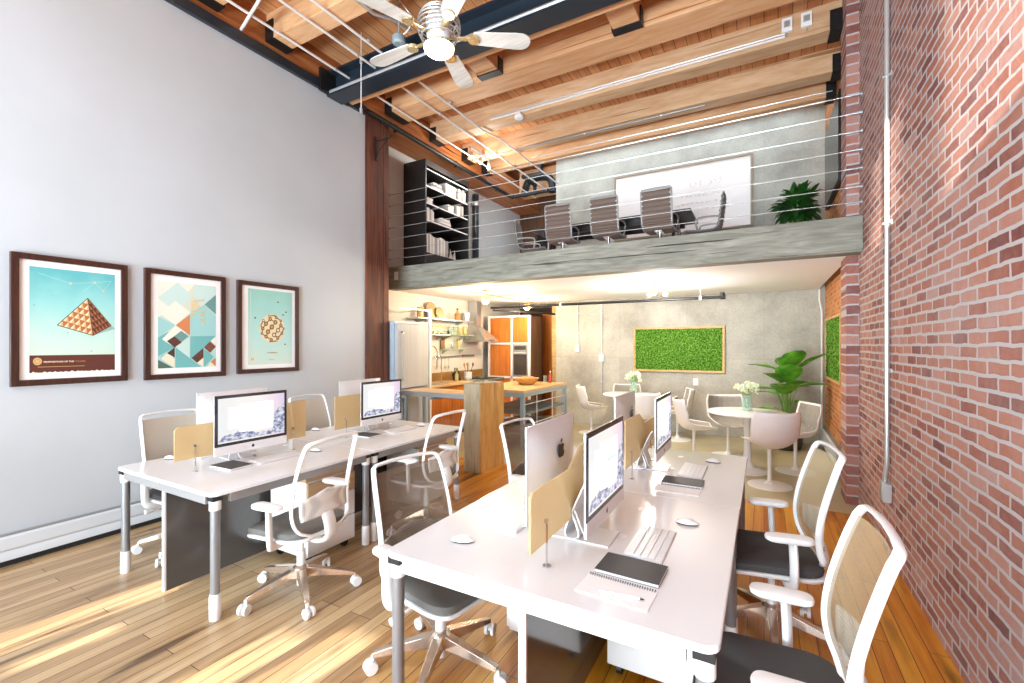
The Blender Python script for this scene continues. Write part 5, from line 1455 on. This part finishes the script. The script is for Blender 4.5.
# dark screen on the brick wall
t = thing('wall_screen', 'large dark screen on the brick wall of the loft', 'television', (.85, 7.5, 3.60))
obj('case', MB().box(-.05, 0, -.72, .72, 0, 1.12), M['black'], t, bevel=.006)
obj('glass', MB().box(-.055, -.05, -.70, .70, .03, 1.10), M['tv'], t)
t = thing('wall_screen', 'small black square screen on the brown wall behind the left loft chair', 'television', (-4.55, 9.93, 4.0))
obj('case', MB().box(-.24, .24, -.08, 0, -.25, .25), M['black'], t, bevel=.006)
obj('face', MB().box(-.22, .22, -.085, -.08, -.23, .23), M['tv'], t)
t = thing('wall_outlet', 'grey outlet box on the brick wall just above the loft beam', 'outlet', (.72, 6.3, 3.1))
t.location = (.85, 6.35, 3.35)
obj('box', MB().box(-.05, 0, -.05, .05, -.07, .07), M['conduit'], t, bevel=.004)
obj('cord', MB().tube(smooth_path([(-.03, 0, -.07), (-.05, .1, -.25), (-.03, .25, -.45)], 5), .008, 6), M['black'], t)
# loft plant
t = thing('potted_plant', 'bushy dark green plant behind the right end of the loft beam', 'plant', (.42, 7.75, LF+.004))
obj('pot', MB().lathe([(.14, 0), (.17, .02), (.20, .36), (.205, .40), (.18, .40), (.17, .36), (.001, .35)], n=24), M['pot'], t)
fo = MB(); rnd = random.Random(4)
st = MB()
for k in range(260):
    a = rnd.uniform(0, 2*pi); el = rnd.uniform(-.8, 1.3); d = Vector((cos(a)*cos(el), sin(a)*cos(el), sin(el)))
    p = Vector((0, 0, .72)) + d*rnd.uniform(.04, .22)
    leaf_blade(fo, p, d + Vector((rnd.uniform(-.4,.4), rnd.uniform(-.4,.4), .15)), rnd.uniform(.14, .22), rnd.uniform(.03, .045), (0, 0, 1), .9)
for k in range(8):
    a = 2*pi*k/8; st.tube([(cos(a)*.03, sin(a)*.03, .34), (cos(a)*.10, sin(a)*.10, .85)], .008, 5)
obj('foliage', fo, M['leaf_d'], t, smooth=80); obj('stems', st, M['stemg'], t)
# ---------------------------------------------------------------- ceiling fan
FX, FY, FZ = -2.217, 2.82, 4.0
t = thing('ceiling_fan', 'five-bladed ceiling fan with pale blades and a glowing lamp', 'fan', (FX, FY, FZ))
obj('downrod', MB().cyl((0, 0, .20), (0, 0, 1.2), .014, n=10).lathe([(.06, 1.22), (.07, 1.17), (.03, 1.12)], n=18), M['brass'], t)
obj('motor', MB().lathe([(.05, -.06), (.085, -.04), (.10, .02), (.10, .12), (.07, .18), (.02, .21)], n=26), M['alub'], t)
cg = MB()
for k in range(7):
    z = -.02+.032*k; r = .165*sqrt(max(.15, 1-((z-.07)/.16)**2))
    cg.tube([(r*cos(2*pi*i/28), r*sin(2*pi*i/28), z) for i in range(28)], .0055, 6, loop=True)
for k in range(6):
    a = 2*pi*k/6
    cg.tube([(.165*sqrt(max(.15, 1-((z-.07)/.16)**2))*cos(a), .165*sqrt(max(.15, 1-((z-.07)/.16)**2))*sin(a), z) for z in [-.02+.032*j for j in range(7)]], .004, 5)
obj('wire_cage', cg, M['conduit'], t)
a0 = atan2(.956, -.292)
for k in range(5):
    a = a0+2*pi*k/5
    R = Matrix.Rotation(a, 4, 'Z') @ Matrix.Rotation(radians(-7), 4, 'X')
    o = [(.27, -.062), (.60, -.082)] + [(.645+.075*cos(q), .08*sin(q)) for q in [radians(-80+20*i) for i in range(9)]] + [(.60, .082), (.27, .062), (.255, 0)]
    b_ = MB(); b_.M = R; b_.prism([(x, y, -.004) for x, y in o], (0, 0, .008))
    bl = obj('blade', b_, M['fanblade'], t, bevel=.002)
    i_ = MB(); i_.M = R
    i_.tube([(.08, 0, -.005), (.19, 0, -.012), (.25, 0, -.008)], 1, 8, flat=(.022, .007), up=(0, 0, 1)).cyl((.27, 0, -.02), (.27, 0, .008), .045, n=16)
    obj('blade_iron', i_, M['brass'], bl)
obj('lamp_fitting', MB().lathe([(.05, -.06), (.11, -.075), (.122, -.09), (.115, -.095)], n=30), M['brass'], t)
obj('lamp_bowl', MB().lathe([(.118, -.09), (.112, -.115), (.085, -.138), (.04, -.15), (.001, -.152)], n=30), M['bulb'], t)

def ceiling_conduit(label, pts, r=.014, mat='conduit_w', rods=(), zt=ZJ):
    t = thing('ceiling_conduit', label, 'pipe', pts[0])
    P0 = Vector(pts[0])
    obj('pipe', MB().tube([tuple(Vector(p)-P0) for p in pts], r, 8), M[mat], t)
    for f in rods:
        cl = MB(); a, b_ = Vector(pts[0]), Vector(pts[-1]); q = a+(b_-a)*f-P0
        if zt - (q.z+P0.z) > .004: cl.cyl(q, (q.x, q.y, zt-P0.z), .004, n=6)
        cl.cyl(q - (b_-a).normalized()*.012, q + (b_-a).normalized()*.012, r+.005, n=10); obj('clamp', cl, M['conduit'], t)
    return t
ceiling_conduit('white conduit under the joists, nearest the left girder', [(-4.50, 1.4, 4.90), (-4.50, 9.2, 4.90)], rods=(.1, .3, .5, .62, .75))
ceiling_conduit('white conduit under the joists, middle one of three running to the back', [(-4.06, 1.4, 4.90), (-4.06, 9.0, 4.90)], rods=(.12, .3, .5, .62, .75))
ceiling_conduit('white conduit under the joists, right one of three running to the back', [(-3.79, 1.4, 4.90), (-3.79, 5.9, 4.90), (-3.70, 6.3, 4.90), (-3.70, 8.6, 4.90)], rods=(.12, .3, .5))
ceiling_conduit('thick flexible conduit crossing from the front joist to the steel beam', [(-3.42, 1.5, 4.91), (-3.42, 3.3, 4.91), (-3.40, 3.55, 5.0), (-3.40, 3.83, 5.05)], .018, 'conduit', (.1, .5))
ceiling_conduit('short white pipe slanting from the left girder over the white wall', [(-4.75, 2.76, 4.87), (-4.19, 2.62, 4.90)], .016)
ceiling_conduit('silver conduit lying along the lower flange of the steel beam', [(-4.74, 3.868, 4.752), (.80, 3.868, 4.752)], .026, 'conduit', (.12, .35, .6), 4.752)
ceiling_conduit('paired white conduit fixed along the face of the weathered joist', [(-3.6, 5.82, 4.98), (.20, 5.82, 4.98)], .012, 'conduit_w', (.2, .5, .8), 4.98)
ceiling_conduit('thin grey conduit running just above the paired white one on the joist', [(-3.6, 5.825, 5.015), (.20, 5.825, 5.015)], .008, 'conduit', (.3, .7), 5.015)
ceiling_conduit('dark grey conduit under the second weathered joist', [(-4.6, 6.80, 4.915), (-.72, 6.80, 4.915)], .011, 'greypaint', (.1, .55, .85), ZJ)
ceiling_conduit('thin grey conduit low along the back joist over the loft', [(-3.7, 7.385, 4.99), (.80, 7.385, 4.99)], .007, 'conduit', (.3, .7), 4.99)
# black sprinkler line along the girder with elbows at the back
t = thing('sprinkler_pipe', 'black sprinkler pipe along the girder over the loft, ending in elbows', 'pipe', (-4.725, 4.5, 4.775))
obj('pipe', MB().tube([(0, -.05, .0), (0, 3.9, -.02)] + [(.0+.10*(1-cos(a)), 3.9+.10*sin(a), -.02) for a in [radians(30*k) for k in range(1, 4)]] + [(.85, 4.0, -.02)], .036, 12), M['black'], t)
obj('branch', MB().tube([(.55, 4.0, -.02), (.55, 4.0, .14), (.55, 3.5, .16), (.95, 3.5, .16)], .03, 10), M['black'], t)
for y in (.5, 2.0, 3.4): obj('pipe_clip', MB().box(-.05, .0, y, y+.03, -.05, .05), M['black'], t)
for c_ in ((.03, 3.97, -.02), (.55, 4.0, -.02), (.55, 4.0, .14), (.55, 3.5, .16)): obj('elbow', MB().ball(c_, .05, 12, 8), M['black'], t)
# dark ducts at the back left over the loft
t = thing('flexible_duct', 'black flexible duct curving under the deck at the back left', 'duct', (-4.15, 8.75, 5.0))
obj('duct', MB().tube(smooth_path([(-.45, .1, -.10), (-.3, .0, .12), (0, 0, .16), (.22, .0, .08), (.26, 0, -.16)], 7), .075, 14), M['black'], t)
obj('strap', MB().box(-.02, .02, -.08, .08, .22, .50), M['steelbeam'], t)
obj('collar', MB().cyl((-.45, .1, -.14), (-.45, .1, -.06), .085, n=16), M['steelbeam'], t); obj('collar', MB().cyl((.26, 0, -.2), (.26, 0, -.12), .085, n=16), M['steelbeam'], t)
structure('ceiling_beam', MB().box(-4.78, -3.79, 8.95, 9.2, 4.9, 5.45), M['joist'], 'short reddish joist at the back left beyond the concrete wall', 'beam', bevel=.006)
# rod and hook at the steel beam
t = thing('hanger_rod', 'thin white rod hanging down past the left end of the steel beam', 'rod', (-4.08, 3.75, 4.3))
obj('rod', MB().cyl((0, 0, 0), (0, 0, .91), .006, n=8), M['conduit_w'], t)
for z in (.55, -.03): obj('clamp', MB().cyl((0, 0, z), (0, 0, z+.06), .017, n=10), M['conduit'], t)
t = thing('junction_box', 'blue grey round junction box on the deck in front of the steel beam', 'box', (-3.36, 3.60, 4.80))
obj('body', MB().lathe([(.05, -.05), (.07, -.03), (.07, .03), (.05, .05)], n=14), M['slate'], t)
obj('stem', MB().cyl((0, 0, .05), (0, 0, .424), .008, n=8), M['conduit'], t)
obj('cable_loop', MB().tube(smooth_path([(.05, 0, .03), (.13, .02, .10), (.14, .03, .22), (.06, .02, .34), (.01, .0, .41)], 6), .007, 6), M['conduit_w'], t)
# pale disc and boxes on the weathered joist
t = thing('smoke_detector', 'round white detector under the edge of the weathered joist', 'detector', (-3.10, 5.80, 4.90))
obj('body', MB().lathe([(.05, -.035), (.068, -.02), (.068, .01), (.05, .03)], n=22), M['white'], t)
obj('base', MB().box(-.03, .03, -.03, .04, .03, .05), M['conduit_w'], t)
for (x, lb) in ((.22, 'left one of two small white boxes on the weathered joist by the brick wall'), (.40, 'right one of two small white boxes on the weathered joist by the brick wall')):
    t = thing('control_box', lb, 'box', (x, 5.84, 5.10), 0, 'control boxes on the joist')
    obj('case', MB().box(-.05, .05, -.035, 0, -.075, .075), M['white'], t, bevel=.004)
    obj('face', MB().box(-.03, .03, -.039, -.035, -.03, .04), M['conduit'], t)
    obj('lead', MB().cyl((0, -.015, -.12), (0, -.015, -.075), .008, n=8), M['conduit'], t)
# three spot lamps over the bookcase
t = thing('spot_fixture', 'cluster of three bright spot lamps near the girder above the bookcase', 'lamp', (-4.30, 6.62, 4.93))
obj('rail', MB().box(-.02, .02, -.32, .32, -.03, 0), M['steel'], t)
for k, y in enumerate((-.27, 0, .27)):
    sp_ = obj('spot_head', MB().tube([(0, y, -.03), (0, y, -.09)], .006, 6).lathe([(.02, -.09), (.03, -.11), (.042, -.17), (.038, -.17)], (0, y, 0), 16), M['steel'], t)
    obj('bulb', MB().ball((0, y, -.165), .034, 12, 8), M['bulb_w'], sp_)
# steel bracket on the timber post
t = thing('shelf_bracket', 'black iron bracket on the dark timber post', 'bracket', (-4.78, 4.66, 4.18))
obj('plate', MB().box(0, .012, -.02, .02, 0, .34), M['black'], t)
obj('arm', MB().tube([(.006, 0, .28), (.14, .12, .34), (.16, .14, .38)], .010, 8), M['black'], t)
obj('brace', MB().tube(smooth_path([(.006, 0, .04), (.05, .03, .16), (.13, .11, .33)], 5), .008, 8), M['black'], t)
# pipe on the brick wall with outlet box
t = thing('wall_conduit', 'pale conduit running up the brick wall from a metal outlet box', 'pipe', (.826, 4.33, 0))
obj('pipe', MB().tube([(-.022, 0, 5.2), (-.022, 0, .75), (-.022, .0, .70), (-.03, .02, .60), (-.03, .02, .56)], .016, 10), M['conduit'], t)
for z in (1.4, 2.5, 3.6, 4.6): obj('clamp', MB().box(-.008, 0, -.05, .05, z-.015, z+.015).tube([(-.005, -.03, z), (-.042, 0, z), (-.005, .03, z)], .006, 6), M['conduit'], t)
b_ = obj('outlet_box', MB().box(-.055, 0, -.045, .075, .42, .56), M['conduit'], t, bevel=.004)
obj('cover_plate', MB().box(-.06, -.055, -.035, .065, .43, .55), M['steel'], b_)
# ---------------------------------------------------------------- lamps and pipes under the loft
t = thing('track_lamp', 'slim brass lamp rail with two glowing lamps over the kitchen', 'lamp', (-3.92, 6.9, 2.48))
obj('rail', MB().box(-.012, .012, -1.15, 1.2, -.08, -.06), M['brass'], t)
for y in (-.7, .8): obj('stem', MB().cyl((0, y, -.06), (0, y, 0), .006, n=8), M['brass'], t)
for y in (-.62, .86):
    sh = obj('lamp_head', MB().tube([(0, y, -.08), (0, y, -.11)], .01, 8).lathe([(.03, -.105), (.06, -.12), (.075, -.155), (.07, -.155)], (-.06, y, 0), 18), M['brass'], t)
    obj('bulb', MB().ball((-.06, y, -.17), (.06, .06, .05), 14, 9), M['bulb'], sh)
t = thing('ceiling_spot', 'brass ceiling light with three bulbs on the white soffit', 'lamp', (-1.38, 6.85, 2.48))
obj('canopy', MB().lathe([(.10, 0), (.10, -.02), (.05, -.035)], n=22), M['brass'], t)
for k in range(3):
    a = 2*pi*k/3+.5; c = Vector((cos(a)*.13, sin(a)*.13, 0))
    ar = obj('arm', MB().tube([(0, 0, -.03), (c.x*.6, c.y*.6, -.055), (c.x, c.y, -.085)], .010, 8).lathe([(.02, -.08), (.042, -.095), (.045, -.13), (.04, -.13)], (c.x, c.y, 0), 16), M['brass'], t)
    obj('bulb', MB().ball((c.x, c.y, -.135), .036, 12, 8), M['bulb'], ar)
t = thing('sprinkler_pipe', 'long black pipe hung under the white soffit along the concrete wall', 'pipe', (-4.6, 7.45, 2.305))
obj('pipe', MB().cyl((0, 0, 0), (4.08, 0, 0), .022, n=12), M['black'], t)
obj('end_cap', MB().cyl((4.03, 0, 0), (4.10, 0, 0), .034, n=14).cyl((4.06, 0, 0), (4.06, 0, .07), .03, n=12), M['black'], t)
for x in (1.45, 3.75): obj('hanger', MB().cyl((x, 0, -.03), (x, 0, .175), .005, n=6).cyl((x-.018, 0, 0), (x+.018, 0, 0), .028, n=12), M['white'], t)
t = thing('sprinkler_pipe', 'second black pipe branching over the tall cabinets in the kitchen', 'pipe', (-4.62, 7.55, 2.27))
obj('pipe', MB().tube([(0, 0, 0), (.4, .35, -.02), (.72, 1.5, -.02)], .02, 10), M['black'], t)
obj('joint', MB().ball((.4, .35, -.02), .03, 10, 7).cyl((.4, .35, -.02), (.4, .35, .2), .006, n=6), M['black'], t)
t = thing('corner_conduit', 'white conduit down the back right corner beside the concrete wall', 'pipe', (.80, 8.66, 0))
obj('pipe', MB().tube([(0, 0, 0), (0, 0, 2.15), (-.03, 0, 2.3), (-.03, 0, 2.475)], .014, 8), M['conduit_w'], t)
for z in (.5, 1.5): obj('clamp', MB().cyl((0, 0, z), (0, 0, z+.03), .02, n=10), M['conduit'], t)
# lamps
point('fan_lamp', (FX, FY, FZ-.30), 6, NEUT, .10)
for y in (6.28, 7.76): point('kitchen_lamp', (-3.98, y, 2.18), 62, (1, .78, .5), .08)
point('soffit_lamp', (-1.38, 6.85, 2.14), 105, NEUT, .14)
point('spot_lamp', (-4.22, 6.62, 4.58), 48, NEUT, .08)
# ---------------------------------------------------------------- framed posters
def pm(name, c): return plain('print_'+name, c, .75)
def poster_bg(name, stops, axis=2):
    m, nt, b = nm('print_'+name); L = nt.links
    tc = nt.nodes.new('ShaderNodeTexCoord'); sp = nt.nodes.new('ShaderNodeSeparateXYZ'); L.new(tc.outputs['Object'], sp.inputs[0])
    n1 = N(nt, 'ShaderNodeTexNoise'); n1.inputs['Scale'].default_value = 5; n1.inputs['Detail'].default_value = 6; L.new(tc.outputs['Object'], n1.inputs['Vector'])
    a = N(nt, 'ShaderNodeMath', operation='MULTIPLY_ADD'); a.inputs[1].default_value = .25; L.new(n1.outputs['Fac'], a.inputs[0]); L.new(sp.outputs['Z'], a.inputs[2])
    r = ramp(nt, stops); L.new(a.outputs[0], r.inputs[0]); L.new(r.outputs[0], b.inputs['Base Color']); b.inputs['Roughness'].default_value = .75
    return m
def picture(label, y0, y1, z0, z1, fw, ma, draw):
    w, h = y1-y0, z1-z0
    t = thing('framed_print', label, 'picture', (-4.8, y0, z0), 0, 'framed prints on the white wall')
    f = MB()
    f.box(0, .032, 0, w, 0, fw).box(0, .032, 0, w, h-fw, h).box(0, .032, 0, fw, fw, h-fw).box(0, .032, w-fw, w, fw, h-fw)
    obj('frame', f, M['frame'], t, bevel=.003)
    obj('mat_board', MB().box(.004, .014, fw-.004, w-fw+.004, fw-.004, h-fw+.004), M['paper'], t)
    m = MB(); x = .0145
    ax0, ax1, az0, az1 = ma
    def q(u, v, o=0): return (x+.0004*o, ax0+u*(ax1-ax0), az0+v*(az1-az0))
    mats = draw(m, q)
    obj('print', m, mats, t, smooth=10)
    return t
def circ(m, q, cu, cv, ru, rv, o, mi, n=24):
    m.poly([q(cu+ru*cos(2*pi*i/n), cv+rv*sin(2*pi*i/n), o) for i in range(n)], mi)
CREAM, RUST, OCHRE, DARKB = pm('cream', '#ead6b0'), pm('rust', '#b0673a'), pm('ochre', '#c69a5e'), pm('dark_brown', '#4e2c20')
def draw1(m, q):
    bg1 = poster_bg('teal_fade', [(.2, '#d3d9c2'), (.45, '#c3dccf'), (.75, '#92cdc9'), (1, '#5fb0b4')])
    mats = [bg1, pm('brown_band', '#5b2c20'), CREAM, RUST, DARKB, OCHRE, pm('shade_teal', '#8fb5a8'), pm('rust_dark', '#7a4026'), pm('tan', '#d2ab72'), pm('faint_line', '#9fd3cf')]
    m.poly([q(0, .165), q(1, .165), q(1, 1), q(0, 1)], 0)
    m.poly([q(0, 0), q(1, 0), q(1, .165), q(0, .165)], 1)
    rr = random.Random(2)
    for k in range(16):   # worn lower edge
        u = k/16+rr.uniform(-.02, .02); m.poly([q(u, 0, 1), q(u+.05, 0, 1), q(u+.02, .004+.010*rr.random(), 1)], 2)
    A, B, C_, D_ = (.655, .735), (.30, .455), (.72, .36), (.95, .465)
    m.poly([q(C_[0], C_[1], 1), q(D_[0]+.06, D_[1]-.03, 1), q(D_[0], D_[1], 1)], 6)
    def tri_face(P0, P1, P2, n, light, dark, third, o):
        """P0 apex, rows of triangles down to P1-P2"""
        def pt(i, j):
            f = i/n; g = j/i if i else 0
            a = (P0[0]+(P1[0]-P0[0])*f, P0[1]+(P1[1]-P0[1])*f); b_ = (P0[0]+(P2[0]-P0[0])*f, P0[1]+(P2[1]-P0[1])*f)
            return (a[0]+(b_[0]-a[0])*g, a[1]+(b_[1]-a[1])*g)
        for i in range(n):
            for j in range(i+1):
                a, b_, c = pt(i, j), pt(i+1, j), pt(i+1, j+1)
                mid = ((a[0]+b_[0]+c[0])/3, (a[1]+b_[1]+c[1])/3); bc = ((b_[0]+c[0])/2, (b_[1]+c[1])/2)
                m.poly([q(*a, o), q(*b_, o), q(*bc, o)], light); m.poly([q(*a, o), q(*bc, o), q(*c, o)], third)
                if j < i:
                    d = pt(i, j+1); m.poly([q(*a, o), q(*c, o), q(*d, o)], dark)
    tri_face(A, B, C_, 6, 2, 3, 8, 2)
    tri_face(A, C_, D_, 6, 7, 4, 3, 2)
    for a, b_ in ((A, B), (A, C_), (A, D_), (B, C_), (C_, D_)):
        dx, dy = b_[0]-a[0], b_[1]-a[1]; L = sqrt(dx*dx+dy*dy); nx, ny = -dy/L*.004, dx/L*.004
        m.poly([q(a[0]-nx, a[1]-ny, 3), q(b_[0]-nx, b_[1]-ny, 3), q(b_[0]+nx, b_[1]+ny, 3), q(a[0]+nx, a[1]+ny, 3)], 4)
    for u, v in ((.10, .94), (.02, .82), (.25, .74), (.05, .64), (.42, .385), (.70, .20)): circ(m, q, u, v, .010, .008, 1, 6, 10)
    pts = [(.1, .94), (.45, .87), (.74, .90), (.85, .82), (.95, .93), (.74, .90), (.60, .80)]
    for a, b_ in zip(pts, pts[1:]):
        dx, dy = b_[0]-a[0], b_[1]-a[1]; L = sqrt(dx*dx+dy*dy); nx, ny = -dy/L*.002, dx/L*.002
        m.poly([q(a[0]-nx, a[1]-ny, 1), q(b_[0]-nx, b_[1]-ny, 1), q(b_[0]+nx, b_[1]+ny, 1), q(a[0]+nx, a[1]+ny, 1)], 9)
    for u, v, r in ((.45, .87, .02), (.74, .90, .022), (.85, .82, .02)): circ(m, q, u, v, r, r*.75, 2, 8, 16); circ(m, q, u, v, r*.75, r*.56, 3, 9, 16)
    circ(m, q, .085, .108, .048, .036, 2, 8, 24); circ(m, q, .085, .108, .036, .026, 3, 5, 24); circ(m, q, .085, .108, .022, .016, 4, 8, 20)
    p = q(.15, .094, 2); wdt = q(1, 0)[1]-q(0, 0)[1]
    text_mesh('PROPORTIONS OF THE ', .0165, p, (0, 1, 0), (0, 0, 1), 2, m, .0006)
    text_mesh('PYRAMID', .0165, (p[0], p[1]+.176, p[2]), (0, 1, 0), (0, 0, 1), 3, m, .0006)
    m.poly([q(.09, .052, 2), q(.62, .052, 2), q(.62, .056, 2), q(.09, .056, 2)], 8)
    return mats
def draw2(m, q):
    bg2 = poster_bg('sage_fade', [(.2, '#9fd0cc'), (.5, '#b5d3cb'), (.75, '#cfd6c2'), (1, '#d5d4ba')])
    mats = [bg2, pm('ivory', '#e9e4d4'), pm('aqua', '#9ccac8'), pm('teal', '#6fb0ae'), pm('slate', '#6b938f'), pm('orange', '#cf8353'), pm('cocoa', '#5a352c'), pm('brown', '#7a4636'), pm('sand', '#dfc58e'), pm('mist', '#c3dad3'), pm('forest', '#54695a'), pm('cream_b', '#e8dcc0'), pm('charcoal', '#4b3532')]
    m.poly([q(0, 0), q(1, 0), q(1, 1), q(0, 1)], 0)
    X = lambda x, y: ((x-115)/317, 1-(y-(97+(x-115)*.155))/((572-(x-115)*.05)-(97+(x-115)*.155)))
    oo = [1]
    def P(mi, o, *pts):
        oo[0] += .12; o = oo[0]
        m.poly([q(max(0, min(1, X(*p)[0])), max(0, min(1, X(*p)[1])), o) for p in pts], mi)
    P(1, 1, (115, 97), (310, 128), (245, 190), (180, 240), (115, 300)); P(9, 1, (310, 128), (432, 150), (432, 190), (365, 235), (300, 190))
    P(9, 2, (115, 190), (215, 110), (300, 190), (205, 275)); P(1, 2, (205, 210), (285, 275), (205, 340), (122, 275))
    P(2, 1, (115, 290), (205, 340), (115, 405)); P(3, 1, (115, 405), (165, 375), (200, 460), (115, 505)); P(1, 3, (205, 340), (260, 380), (195, 455), (135, 415))
    P(4, 2, (365, 235), (432, 188), (432, 290)); P(2, 1, (285, 275), (365, 235), (432, 300), (432, 400), (285, 400))
    P(5, 3, (205, 340), (282, 285), (282, 395)); P(12, 4, (160, 425), (195, 400), (225, 445), (200, 460)); P(4, 4, (195, 400), (235, 370), (275, 400), (235, 430)); P(6, 5, (163, 428), (200, 400), (238, 432), (202, 458))
    P(9, 3, (205, 455), (280, 405), (280, 515)); P(3, 2, (285, 400), (432, 400), (360, 460), (285, 520)); P(3, 3, (205, 460), (280, 515), (345, 570), (205, 570)); P(2, 2, (115, 505), (200, 460), (200, 570), (150, 520))
    P(11, 3, (130, 520), (162, 485), (200, 520), (200, 570)); P(12, 4, (160, 490), (200, 458), (200, 512)); P(10, 3, (115, 525), (195, 570), (115, 572))
    P(6, 4, (290, 515), (358, 462), (358, 515), (322, 540)); P(11, 3, (322, 540), (358, 512), (358, 562)); P(7, 4, (362, 460), (398, 428), (432, 455), (398, 487)); P(3, 5, (362, 465), (420, 508), (362, 562)); P(5, 4, (400, 535), (430, 512), (430, 557)); P(11, 3, (380, 560), (402, 535), (430, 557))
    P(1, 3, (432, 405), (432, 448), (400, 425)); 
    for i in range(6):
        for j in range(i+1):
            x = 362-i*13; y = 190+i*9+(j-i/2)*15+20
            if j % 2 == 0 or i > 2: P(8, 4, (x, y-6), (x-11, y+2), (x, y+8))
    for j in range(5):
        for i in range(3-j//2): P(8, 4, (325+i*14+j*6, 268+j*17), (337+i*14+j*6, 262+j*17), (337+i*14+j*6, 276+j*17))
    return mats
def draw3(m, q):
    bg3 = poster_bg('aqua_fade', [(.2, '#cfe0d2'), (.5, '#b5dad2'), (.85, '#9fd0c8'), (1, '#97cabd')])
    mats = [bg3, CREAM, pm('brown_ring', '#6b4226'), pm('gold', '#c79b58'), pm('shadow_teal', '#8fb5a0'), pm('frame_line', '#d2ddc4'), OCHRE]
    m.poly([q(0, 0), q(1, 0), q(1, 1), q(0, 1)], 0)
    m.poly([q(.09, .03, 1), q(1, .03, 1), q(1, .036, 1), q(.09, .036, 1)], 5); m.poly([q(.05, .06, 1), q(.06, .06, 1), q(.06, .96, 1), q(.05, .96, 1)], 5)
    cu, cv, ru, rv = .53, .485, .285, .195
    circ(m, q, cu, cv, ru, rv, 1, 1, 40)
    # woven ring ornament: brown dots and links placed on a ball
    pts = []
    n = 44
    for k in range(n):
        z = 1-2*(k+.5)/n; a = k*2.39996
        r = sqrt(1-z*z); X, Y, Z = r*cos(a), z, r*sin(a)
        if Z > -.05: pts.append((X, Y, Z))
    for X, Y, Z in pts:
        s_ = .20*(.35+.65*max(Z, .0)) 
        circ(m, q, cu+X*ru*.93, cv+Y*rv*.93, ru*max(.05, s_*.9), rv*max(.05, s_*.9), 2, 2, 16)
    for i, (X, Y, Z) in enumerate(pts):
        s_ = .115*(.35+.65*max(Z, 0)); circ(m, q, cu+X*ru*.93, cv+Y*rv*.93, ru*s_, rv*s_, 3, (3, 1, 3, 6)[i % 4], 14)
        near = sorted(pts, key=lambda p: (p[0]-X)**2+(p[1]-Y)**2+(p[2]-Z)**2)[1:3]
        for p in near:
            a = (cu+X*ru*.93, cv+Y*rv*.93); b_ = (cu+p[0]*ru*.93, cv+p[1]*rv*.93)
            dx, dy = (b_[0]-a[0])/ru, (b_[1]-a[1])/rv; L = max(1e-4, sqrt(dx*dx+dy*dy)); nx, ny = -dy/L*.032*ru, dx/L*.032*rv
            m.poly([q(a[0]-nx, a[1]-ny, 2.3), q(b_[0]-nx, b_[1]-ny, 2.3), q(b_[0]+nx, b_[1]+ny, 2.3), q(a[0]+nx, a[1]+ny, 2.3)], 2)
    circ(m, q, .53, .155, .13, .010, 1, 4, 24); circ(m, q, .53, .155, .07, .007, 2, 6, 20)
    for u, v in ((.66, .85), (.85, .72), (.15, .62), (.83, .27), (.78, .68)): circ(m, q, u, v, .018, .012, 1, 2, 12)
    m.poly([q(.05, .05, 2), q(.13, .05, 2), q(.13, .10, 2), q(.05, .10, 2)], 1)
    m.poly([q(.07, .06, 3), q(.085, .06, 3), q(.085, .09, 3), q(.07, .09, 3)], 6); m.poly([q(.10, .06, 3), q(.115, .06, 3), q(.115, .09, 3), q(.10, .09, 3)], 6)
    for k in range(4): m.poly([q(.45+.03*k, .055, 2), q(.47+.03*k, .055, 2), q(.47+.03*k, .066, 2), q(.45+.03*k, .066, 2)], 4)
    return mats
picture('framed print of a tiled pyramid on a teal sky, above the near desk end', 1.112, 1.806, 1.285, 2.272, .045, (.10, .61, .095, .895), draw1)
picture('framed print of overlapping triangles and diamonds, between the pyramid and ball prints', 1.928, 2.618, 1.278, 2.275, .045, (.105, .60, .10, .895), draw2)
picture('framed print of a patterned ball floating on pale aqua, nearest the dark post', 2.736, 3.446, 1.288, 2.268, .045, (.115, .63, .09, .905), draw3)
